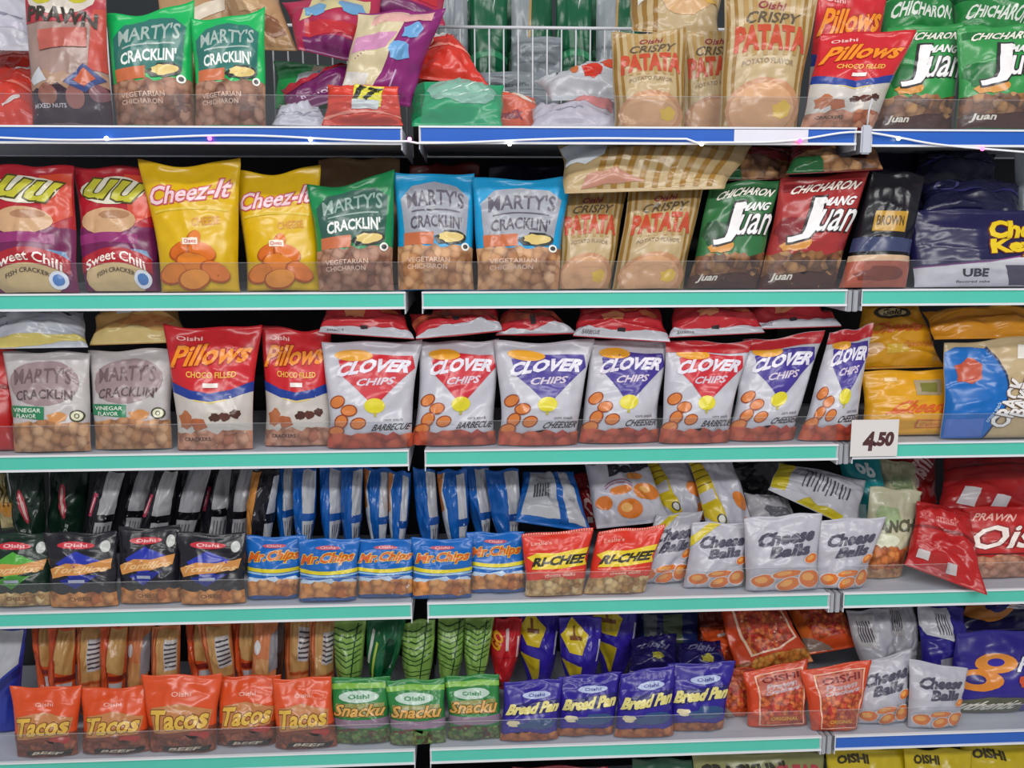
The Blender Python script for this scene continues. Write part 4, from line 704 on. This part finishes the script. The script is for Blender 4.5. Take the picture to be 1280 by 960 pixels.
bag(GREEN_TOP, 'dark green bag behind the left green pork snack bag', (1096, -30, 1192, -26, 1196, 60, 1100, 60), (.28, .2), .03, None, G1)
bag(GREEN_TOP, 'dark green bag behind the rightmost green pork snack bag', (1190, -30, 1300, -30, 1300, 60, 1196, 60), (.28, .2), .03, None, G1)
# ------------------------------------------------------------------ row 2
bag(SWEET, 'leftmost red and purple sweet chili cracker bag', (-16, 206, 92, 208, 101, 364, -10, 364), F, .032, 2, G2)
bag(SWEET, 'red and purple sweet chili cracker bag beside the yellow bags', (86, 208, 194, 208, 197, 364, 101, 364), F, .032, 2, G2)
bag(CHEEZY, 'taller yellow cheese puff bag beside the sweet chili bags', (172, 200, 301, 196, 303, 364, 200, 364), F, .033, 2, G2, sag=.055, waist=.1)
bag(CHEEZY, 'yellow cheese puff bag beside the green crackling bag', (288, 212, 399, 204, 401, 364, 304, 364), F, .032, 2, G2, sag=.05, waist=.08)
bag(CR_GREEN2, 'green crackling bag between yellow and blue bags', (384, 232, 493, 210, 494, 364, 399, 364), F, .032, 2, G2, sag=.06)
bag(CR_BLUE, 'blue crackling bag beside the green crackling bag', (491, 213, 593, 215, 594, 364, 497, 364), F, .032, 2, G2, sag=.03)
bag(CR_BLUE, 'blue crackling bag beside the striped potato bags', (590, 222, 714, 221, 698, 364, 595, 364), F, .033, 2, G2, sag=.02)
bag(TANB, 'dark brown bag peeking behind the green crackling bag', (398, 198, 500, 198, 500, 364, 400, 364), (.30, .27), .03, 2, G2)
bag(BROWN_RED, 'brown red bag peeking behind the left blue crackling bag', (512, 205, 600, 205, 600, 364, 512, 364), (.30, .27), .03, 2, G2)
bag(NAVY, 'navy bag peeking behind the right blue crackling bag', (610, 205, 706, 205, 706, 364, 610, 364), (.30, .27), .03, 2, G2)
bag(PATATA, 'striped potato chip bag beside the blue bags on second shelf', (700, 238, 786, 236, 767, 364, 694, 364), F, .03, 2, G2)
bag(PATATA, 'striped potato chip bag beside the green pork snack bag on second shelf', (786, 238, 880, 230, 855, 364, 764, 364), F, .032, 2, G2)
bag(PAT_LIE, 'striped cream and gold bag lying on top of two potato bags', (696, 176, 944, 178, 905, 236, 706, 242), (.13, .03), .034, None, G2, waist=.02)
bag(JUAN_D, 'green pork snack bag with big white J on second shelf', (888, 230, 976, 224, 947, 364, 856, 364), F, .032, 2, G2)
bag(JUAN_R, 'red pork snack bag with big white J on second shelf', (976, 224, 1086, 214, 1044, 364, 946, 364), F, .034, 2, G2)
bag(JUAN_LIE, 'dark red bag lying over the green pork snack bag', (905, 182, 1010, 178, 1000, 222, 900, 224), (.14, .05), .03, None, G2)
bag(JUAN_LIE, 'glossy dark red bag lying over the red pork snack bag', (990, 180, 1090, 178, 1104, 212, 982, 218), (.14, .04), .032, None, G2)
bag(DARKYEL, 'black bag with small yellow label beside the red pork snack bag', (1090, 214, 1156, 218, 1132, 360, 1046, 360), F, .032, 2, G2)
bag(NAVY, 'glossy dark navy bag standing behind the black yellow-label bag', (1100, 186, 1220, 190, 1220, 364, 1100, 364), (.24, .2), .03, 2, G2)
bag(NAVY2, 'shiny navy bag lying uppermost at right end of second shelf', (1170, 188, 1272, 190, 1276, 232, 1160, 234), (.2, .1), .035, None, G2)
bag(NAVY2, 'shiny navy bag lying second from top at right end of second shelf', (1150, 230, 1274, 232, 1276, 268, 1150, 270), (.18, .09), .035, None, G2)
bag(SILVER_PL, 'silver bag at the right edge behind the navy bags', (1268, 190, 1330, 190, 1330, 364, 1268, 364), (.2, .16), .03, 2, G2)
bag(NAVY_YEL, 'navy bag with yellow lettering and white base at right edge', (1136, 262, 1312, 262, 1314, 362, 1140, 362), (.08, .055), .035, 2, G2, waist=.02)
# ------------------------------------------------------------------ row 3
bag(RED_PLAIN, 'dark red bag cut off by the left edge on third shelf', (-80, 432, 16, 436, 20, 562, -80, 562), F, .03, 3, G3)
bag(CR_BEIGE, 'left beige crackling bag with green vinegar label', (4, 440, 112, 440, 116, 562, 18, 562), F, .032, 3, G3)
bag(CR_BEIGE, 'right beige crackling bag with green vinegar label beside the red bags', (108, 440, 216, 436, 214, 562, 116, 562), F, .032, 3, G3)
bag(WHITE_LIE, 'white bag lying on the left beige crackling bag', (-14, 392, 104, 390, 110, 434, -10, 436), (.13, .05), .035, None, G3, waist=.02)
bag(TAN_LIE, 'tan bag with pale window lying on the right beige crackling bag', (118, 390, 216, 388, 230, 430, 104, 434), (.13, .05), .035, None, G3, waist=.02)
bag(REDWHITE, 'red and white bag with blue arc beside the beige crackling bags', (204, 404, 328, 404, 318, 562, 220, 562), F, .032, 3, G3, sag=.04, waist=.1)
bag(REDWHITE, 'red and white bag with blue arc beside the clover chip bags', (324, 406, 412, 412, 417, 562, 328, 562), F, .031, 3, G3, sag=.03, waist=.07)
CLV = ((CL_R, (402, 426, 528, 424, 516, 562, 408, 562), 'first clover chip bag from the left, with a red triangle'),
       (CL_R, (524, 426, 624, 424, 622, 562, 514, 562), 'second clover chip bag from the left, red triangle, right of the post gap'),
       (CL_P, (618, 426, 743, 424, 722, 562, 622, 562), 'third clover chip bag from the left, with a purple triangle'),
       (CL_P, (738, 424, 838, 423, 824, 562, 722, 562), 'fourth clover chip bag from the left, with a purple triangle'),
       (CL_RT, (832, 424, 940, 426, 910, 562, 822, 562), 'fifth clover chip bag, red triangle under a red top band'),
       (CL_PT, (930, 426, 1034, 412, 994, 562, 909, 562), 'sixth clover chip bag, purple triangle under a red top band'),
       (CL_PT, (1038, 414, 1092, 404, 1068, 562, 996, 562), 'rightmost clover chip bag beside the price card'))
for k, (ds, q, tx) in enumerate(CLV):
    bag(ds, tx, q, F if k < 6 else (.085, .04), .032, 3, G3, waist=.09, sag=.02)
for k, (ds, q, tx) in enumerate(((CL_LIE, (408, 384, 500, 382, 518, 424, 398, 416), 'first from the left'), (CL_LIE2, (512, 394, 622, 388, 628, 414, 520, 424), 'second from the left'), (CL_LIE2, (626, 396, 690, 394, 722, 418, 620, 420), 'third from the left, lowest and flattest'),
        (CL_LIE, (726, 386, 824, 386, 838, 428, 716, 420), 'fourth from the left'), (CL_LIE, (842, 384, 935, 382, 956, 416, 836, 422), 'fifth from the left'), (CL_LIE, (944, 384, 1040, 380, 1060, 410, 940, 414), 'rightmost one'))):
    bag(ds, 'red and white bag lying on the clover bags, ' + tx, q, (.12, .045), .028, None, G3, waist=.02)
bag(CHEDDAR_A, 'golden cheese bag leaning back above the price card, upper one', (1088, 382, 1158, 384, 1192, 462, 1070, 466), (.15, .085), .03, None, G3, waist=.03)
bag(CHEDDAR_B, 'golden cheese bag standing right behind the price card', (1078, 464, 1192, 462, 1184, 562, 1078, 562), (.11, .07), .03, 3, G3, waist=.03)
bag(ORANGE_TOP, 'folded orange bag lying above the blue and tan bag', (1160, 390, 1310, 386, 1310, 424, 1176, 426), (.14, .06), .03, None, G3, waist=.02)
bag(BLUETAN, 'blue and tan baked cracker bag at right edge of third shelf', (1180, 430, 1310, 418, 1310, 562, 1174, 562), F, .033, 3, G3, waist=.04)
# ------------------------------------------------------------------ row 4 front
F4 = (.066, .028)
bag(TORT_G, 'dark green tortilla bag with green diamond at left edge', (-22, 668, 62, 668, 66, 760, -16, 760), F4, .028, 4, G4)
for q, tx in (((54, 664, 146, 664, 150, 760, 64, 760), 'first from the left'), ((146, 660, 224, 658, 226, 760, 148, 760), 'second, in the middle'), ((220, 664, 308, 666, 308, 760, 226, 760), 'third, beside the blue bags')):
    bag(TORT_B, 'black tortilla bag with blue diamond, ' + tx, q, F4, .028, 4, G4, sag=.02)
for q, tx in (((303, 672, 382, 672, 372, 760, 308, 760), 'first from the left'), ((372, 672, 450, 672, 446, 760, 374, 760), 'second from the left'), ((444, 674, 520, 674, 518, 760, 446, 760), 'third from the left'),
              ((514, 672, 592, 672, 590, 760, 516, 760), 'fourth, in front of the post gap'), ((582, 668, 656, 668, 658, 760, 588, 760), 'fifth, beside the red stick bags')):
    bag(MRC, 'blue corn chip bag with orange lettering, ' + tx, q, F4, .028, 4, G4, sag=.02)
bag(RICHEE, 'red cheese stick bag with yellow banner beside the blue bags', (652, 668, 742, 660, 729, 756, 656, 756), F4, .026, 4, G4)
bag(RICHEE, 'red cheese stick bag with yellow banner beside the white bags', (748, 664, 832, 656, 806, 752, 728, 752), F4, .026, 4, G4)
bag(CB_Y, 'white cheese ball bag leaning over the red stick bag', (826, 652, 886, 646, 862, 750, 792, 750), (.075, .045), .026, 4, G4)
bag(CB_Y, 'white cheese ball bag with yellow corner, second in front row', (868, 656, 942, 658, 934, 750, 856, 750), F4, .028, 4, G4)
bag(CB, 'white cheese ball bag, third in front row', (930, 648, 1028, 640, 1022, 750, 930, 750), F4, .03, 4, G4)
bag(CB, 'white cheese ball bag, fourth in front row beside the ranch bag', (1020, 650, 1108, 646, 1078, 750, 1018, 750), F4, .028, 4, G4)
bag(RANCH, 'tan ranch chip bag leaning right beside the red bags', (1088, 608, 1152, 614, 1126, 745, 1072, 745), (.12, .09), .028, 4, G4)
# row 4 back: packets filed on edge
SD = (.17, .15)
def strips(lst, label, group, depth=SD, T_=.036, taper=.7, low=0):
    ordn = ['first', 'second', 'third', 'fourth', 'fifth', 'sixth', 'seventh', 'eighth', 'ninth', 'tenth', 'eleventh', 'twelfth', 'thirteenth']
    for k, (ds, q, tp) in enumerate(lst):
        q = q[:5] + (q[5] + low,) + q[6:7] + (q[7] + low,)
        bag(ds, label % ordn[k], q, depth, T_, None, group, waist=-.04, taper=taper, wr=1.3, tip=tp)
bag(S_YEL, 'cream and orange packet filed on edge at left edge of fourth shelf', (-20, 590, 12, 590, 32, 668, -10, 672), SD, .03, None, G4)
strips(((S_GREEN, (8, 588, 54, 588, 58, 676, 30, 676), 0), (S_GREEN, (52, 588, 104, 586, 92, 676, 54, 676), 0)), 'dark green packet filed on edge, %s from the left', 'dark green packets filed on edge', T_=.028, taper=.1, low=24)
strips(((S_BLACK, (122, 584, 158, 588, 132, 672, 104, 672), 0), (S_BLACK2, (158, 586, 198, 588, 170, 672, 136, 672), 0), (S_BLACK, (194, 586, 224, 586, 206, 676, 166, 672), 0),
        (S_BLACK2, (222, 582, 262, 586, 230, 680, 200, 676), 0), (S_BLACK, (248, 586, 292, 584, 268, 684, 232, 684), 0), (S_BLACK2, (286, 584, 324, 582, 302, 676, 274, 680), 0)),
       'black and silver packet filed on edge, %s from the left', 'black and silver packets filed on edge', T_=.03, taper=.05, low=26)
bag(S_ORBLK, 'black packet with orange edge filed on edge before the blue packets', (316, 588, 350, 586, 338, 688, 306, 680), SD, .034, None, G4, waist=-.05, taper=.1)
strips(((S_BLUE, (340, 586, 366, 586, 364, 684, 346, 684), 0), (S_BLUE, (366, 584, 396, 584, 392, 684, 368, 684), 0), (S_BLUE, (398, 584, 428, 586, 424, 688, 402, 688), 0), (S_BLUE2, (426, 584, 454, 584, 450, 688, 428, 688), 0), (S_BLUE3, (454, 586, 488, 588, 484, 688, 462, 688), 0),
        (S_BLUE3, (486, 588, 514, 590, 506, 692, 488, 692), 0), (S_BLUE2, (516, 584, 544, 588, 552, 690, 526, 690), 0), (S_BLUE3, (546, 588, 584, 586, 586, 690, 562, 690), 0), (S_BLUE, (576, 586, 612, 588, 616, 688, 598, 688), 0), (S_BLUE2, (606, 588, 648, 586, 652, 684, 622, 680), 0)),
       'blue and silver packet filed on edge, %s from the left', 'blue and silver packets filed on edge', T_=.026, taper=.6, low=14)
bag(BACK_SILVER, 'blue bag showing its silver back above the red stick bag', (654, 590, 716, 590, 740, 666, 644, 652), (.2, .1), .028, None, G4, waist=.02)
bag(RED_DARK, 'dark red bag seen between silver back and white bag', (715, 592, 752, 592, 760, 660, 730, 662), (.26, .2), .02, None, G4)
bag(CB_TOP, 'white cheese ball bag leaning back above the red stick bags', (730, 574, 808, 572, 842, 656, 748, 666), (.19, .1), .032, None, G4, waist=.02)
bag(CB_SIDE, 'white bag with yellow side left of its twin in back row', (806, 580, 868, 578, 894, 660, 838, 656), (.19, .1), .03, None, G4, waist=.02)
bag(CB_SIDE, 'longer white bag with yellow side right of its twin in back row', (862, 576, 916, 576, 950, 674, 888, 668), (.18, .085), .03, None, G4, waist=.02)
bag(DARK_CB, 'cheese ball bag coloured dark for shade, deep behind the white front bags', (898, 570, 982, 570, 982, 655, 906, 655), (.32, .28), .03, None, G4)
bag(GREYW, 'grey white folded bag above the third white cheese ball bag', (930, 616, 985, 622, 1000, 660, 936, 660), (.17, .12), .025, None, G4)
bag(WHITE_BAR, 'white bag with barcode lines lying under the price card', (974, 578, 1082, 600, 1072, 664, 960, 612), (.17, .09), .03, None, G4, waist=.02)
bag(TEALB, 'teal bag peeking between the white barcode bag and red bags', (1046, 566, 1100, 568, 1112, 668, 1066, 664), (.22, .16), .025, None, G4)
bag(TANGREEN, 'tan green bag behind the ranch chip bag', (1098, 575, 1146, 580, 1152, 640, 1106, 640), (.22, .18), .025, None, G4)
bag(RED_DARK, 'dark red bag with sideways white lettering under the price card', (1104, 556, 1178, 556, 1180, 634, 1112, 634), (.28, .2), .03, None, G4)
bag(RED_BIG, 'big red bag with white blocks lying in upper right of fourth shelf', (1180, 570, 1310, 566, 1310, 664, 1172, 644), (.26, .13), .035, None, G4, waist=.02)
bag(RED_PLAIN, 'red bag with a pointed corner hanging over the shelf rail', (1146, 626, 1212, 640, 1234, 744, 1130, 706), (.1, .1, -.034, .05), .024, None, G4, waist=.06)
bag(OISHI_R, 'red bag with white script lettering at right edge of fourth shelf', (1206, 636, 1330, 632, 1330, 745, 1204, 745), (.1, .065), .032, 4, G4, waist=.02)
# ------------------------------------------------------------------ row 5 front
bag(SILVER_L, 'silver and blue bag cut off by the left edge of fifth shelf', (-40, 786, 34, 784, 24, 940, -40, 940), (.16, .13), .03, 5, G5)
for q, tx in (((12, 858, 102, 856, 98, 945, 22, 945), 'first from the left'), ((100, 860, 184, 856, 190, 945, 104, 945), 'second from the left'), ((176, 842, 278, 842, 270, 945, 188, 945), 'third and widest'),
              ((268, 848, 350, 846, 344, 945, 270, 945), 'fourth from the left'), ((340, 848, 414, 844, 422, 945, 344, 945), 'fifth, beside the green bags')):
    bag(TACO, 'orange snack bag with tan lettering, ' + tx, q, F4, .028, 5, G5, sag=.02)
for q, tx in (((410, 850, 488, 848, 488, 940, 418, 940), 'left one'), ((482, 850, 556, 848, 558, 940, 488, 940), 'middle one before the post gap'), ((556, 848, 624, 844, 628, 940, 560, 940), 'right one beside the purple bags')):
    bag(SNACKU, 'green vegetable snack bag with tan lettering, ' + tx, q, F4, .028, 5, G5)
for q, tx in (((630, 852, 704, 848, 698, 935, 624, 935), 'first from the left'), ((698, 848, 778, 842, 768, 935, 696, 935), 'second from the left'), ((776, 842, 844, 830, 842, 930, 766, 930), 'third from the left'), ((836, 834, 922, 830, 906, 930, 838, 930), 'fourth, beside the orange prawn bags')):
    bag(BREADPAN, 'purple toast snack bag with yellow lettering, ' + tx, q, F4, .028, 5, G5)
bag(PRAWN_R, 'narrow orange bag tucked behind the fourth purple bag', (900, 836, 944, 834, 936, 925, 896, 925), (.13, .1), .022, 5, G5)
bag(PRAWN, 'orange prawn cracker bag with white frame beside the purple bags', (932, 846, 1014, 828, 1014, 925, 938, 925), F4, .028, 5, G5)
bag(PRAWN, 'orange prawn cracker bag with plain orange top beside the white bags', (1000, 838, 1090, 824, 1072, 920, 1014, 920), F4, .028, 5, G5)
bag(CB, 'white cheese ball bag left of its twin on fifth shelf', (1070, 836, 1146, 816, 1138, 918, 1072, 918), F4, .029, 5, G5)
bag(CB, 'white cheese ball bag right of its twin on fifth shelf', (1136, 824, 1210, 836, 1198, 916, 1134, 916), F4, .029, 5, G5)
bag(RINGS, 'purple bag with orange onion rings at right edge of fifth shelf', (1196, 790, 1318, 786, 1320, 914, 1182, 914), (.12, .085), .032, 5, G5, waist=.02)
# row 5 back
SD5 = (.16, .14)
strips(((S_OR1, (30, 786, 62, 784, 74, 862, 46, 862), 0), (S_OR1, (60, 784, 94, 784, 94, 862, 66, 862), 0), (S_OR2, (92, 784, 128, 782, 124, 864, 98, 864), 0), (S_OR1, (126, 782, 160, 782, 154, 862, 130, 862), 0), (S_OR3, (156, 784, 194, 780, 184, 868, 152, 868), 0), (S_OR2, (190, 782, 226, 780, 222, 856, 192, 856), 0),
        (S_OR1, (226, 782, 256, 780, 266, 850, 240, 852), 0), (S_OR2, (246, 778, 288, 776, 296, 852, 276, 852), 0), (S_OR1, (282, 774, 320, 776, 316, 852, 296, 852), 0), (S_OR3, (318, 774, 356, 774, 350, 852, 314, 852), 0), (S_OR2, (352, 770, 388, 774, 382, 856, 354, 856), 0), (S_OR2, (386, 776, 420, 774, 414, 852, 388, 852), 0)),
       'orange and tan packet filed on edge, %s from the left', 'orange and tan packets filed on edge', SD5, .026, -.05, 34)
strips(((S_LIME, (418, 776, 458, 774, 448, 872, 420, 862), 0), (S_LIME, (500, 782, 544, 776, 536, 872, 506, 866), 0), (S_LIME, (548, 774, 584, 772, 572, 862, 546, 852), 0), (S_LIME, (582, 772, 618, 770, 602, 862, 580, 850), 0)),
       'lime green packet with dark lines filed on edge, %s from the left', 'lime green packets filed on edge', SD5, .03, .5, 14)
bag(S_DKGREEN, 'dark green packet filed between the first two lime packets', (458, 776, 508, 770, 488, 864, 460, 858), SD5, .03, None, G5, waist=-.05, taper=.4)
bag(S_RED, 'red packet filed between lime and purple packets', (612, 778, 654, 776, 640, 870, 616, 864), SD5, .034, None, G5, waist=-.1, taper=.6)
strips(((S_PURP, (648, 772, 702, 770, 694, 868, 656, 862), 0), (S_PURP, (698, 770, 752, 770, 744, 864, 706, 858), 0), (S_PURP, (744, 770, 808, 772, 796, 862, 752, 852), 0)),
       'purple and yellow packet filed on edge, %s from the left', 'purple and yellow packets filed on edge', SD5, .03, .4, 10)
bag(DKPURP, 'dark purple bag lying behind the third purple toast bag', (792, 806, 850, 800, 852, 846, 788, 850), (.18, .1), .025, None, G5)
bag(DKPURP, 'dark purple bag lying behind the fourth purple toast bag', (846, 804, 900, 800, 912, 842, 846, 844), (.18, .1), .025, None, G5)
bag(DKBLUE, 'dark blue bag deep in the back beside the orange bags', (794, 760, 874, 758, 876, 830, 796, 830), (.28, .25), .03, None, G5)
bag(BROWN_RED, 'brown red bag deep in the back behind the orange prawn bags', (868, 758, 926, 756, 930, 835, 868, 835), (.3, .27), .025, None, G5)
bag(ORANGE_PL, 'plain orange bag leaning behind the fourth purple toast bag', (880, 794, 930, 790, 940, 848, 890, 850), (.2, .14), .025, None, G5)
bag(PRAWN_BACK, 'orange prawn cracker bag leaning back under the shelf rail', (902, 756, 980, 752, 1026, 838, 930, 862), (.19, .09), .03, None, G5, waist=.02)
bag(PRAWN_R, 'orange red prawn bag lying between the prawn and white bags', (992, 766, 1056, 760, 1092, 824, 1024, 836), (.2, .1), .03, None, G5, waist=.02)
bag(WHITE_STRIP, 'white packet with barcode filed on edge, left of its twin on fifth shelf', (1058, 764, 1110, 760, 1122, 848, 1082, 852), (.18, .12), .03, None, G5, waist=-.05, taper=.2)
bag(WHITE_STRIP, 'white packet with barcode filed on edge, right of its twin on fifth shelf', (1110, 758, 1148, 758, 1158, 840, 1118, 842), (.19, .14), .03, None, G5, waist=-.05, taper=.2)
bag(WHITE_PURP, 'purple bag with white barcode panel filed on edge', (1146, 756, 1204, 758, 1210, 850, 1154, 840), (.19, .13), .03, None, G5, waist=.0)
bag(RINGS_TOP, 'navy onion ring bag lying highest at right end of fifth shelf', (1198, 750, 1320, 746, 1320, 790, 1206, 796), (.24, .16), .03, None, G5, waist=.02)
bag(DKPURP, 'shiny navy bag lying under the highest onion ring bag', (1204, 784, 1320, 780, 1320, 838, 1208, 840), (.24, .18), .03, None, G5, waist=.02)
# ------------------------------------------------------------------ row 6 (only the tops show)
G6 = 'bags on the lowest shelf'
for ds, x0, x1, y, tx in ((LOW_DARK, 560, 640, 962, 'dark green bag'), (LOW_RED, 640, 760, 958, 'dark red bag'), (LOW_DARK, 790, 870, 948, 'green bag under the purple toast bags'), (LOW_TAN, 865, 1030, 940, 'olive bag with dark lettering'), (LOW_YEL, 1035, 1140, 940, 'yellow bag right of the joint'), (LOW_YEL, 1130, 1215, 936, 'yellow bag in the middle of the right bay'), (LOW_YEL, 1205, 1310, 934, 'rightmost yellow bag'), (LOW_RED, 430, 560, 966, 'dark maroon bag'), (LOW_RED, 200, 330, 968, 'maroon bag')):
    bag(ds, tx + ' only peeking from the lowest shelf', (x0, y, x1, y, x1 - 2, 1100, x0 + 2, 1100), (.12, .09), .03, 6, G6)
# ------------------------------------------------------------------ let touching bags settle: slide the rear one back until the pouches clear
from mathutils.bvhtree import BVHTree
POUCHES.sort(key=lambda t: t[1][:, 1].mean())
placed = {}
for root, V0, faces, row, hang in POUCHES:
    lo, hi = V0.min(0), V0.max(0); near = []
    for t2, l2, h2 in placed.get(row, []):
        if l2[0] < hi[0] + .004 and h2[0] > lo[0] - .004 and l2[2] < hi[2] + .004 and h2[2] > lo[2] - .004: near.append(t2)
    best = 0.0
    if near and not hang:
        for k in range(17):
            dy = 0.006 * k
            if hi[1] + dy > (0.45 if lo[1] < 0.45 else 2.0): break
            tr = BVHTree.FromPolygons((V0 + np.array([0, dy, 0])).tolist(), faces)
            if not any(tr.overlap(t) for t in near): best = dy + (0.003 if k else 0.0); break
            best = 0.0
    V1 = V0 + np.array([0, best, 0]); root.location.y += best
    placed.setdefault(row, []).append((BVHTree.FromPolygons(V1.tolist(), faces), V1.min(0), V1.max(0)))
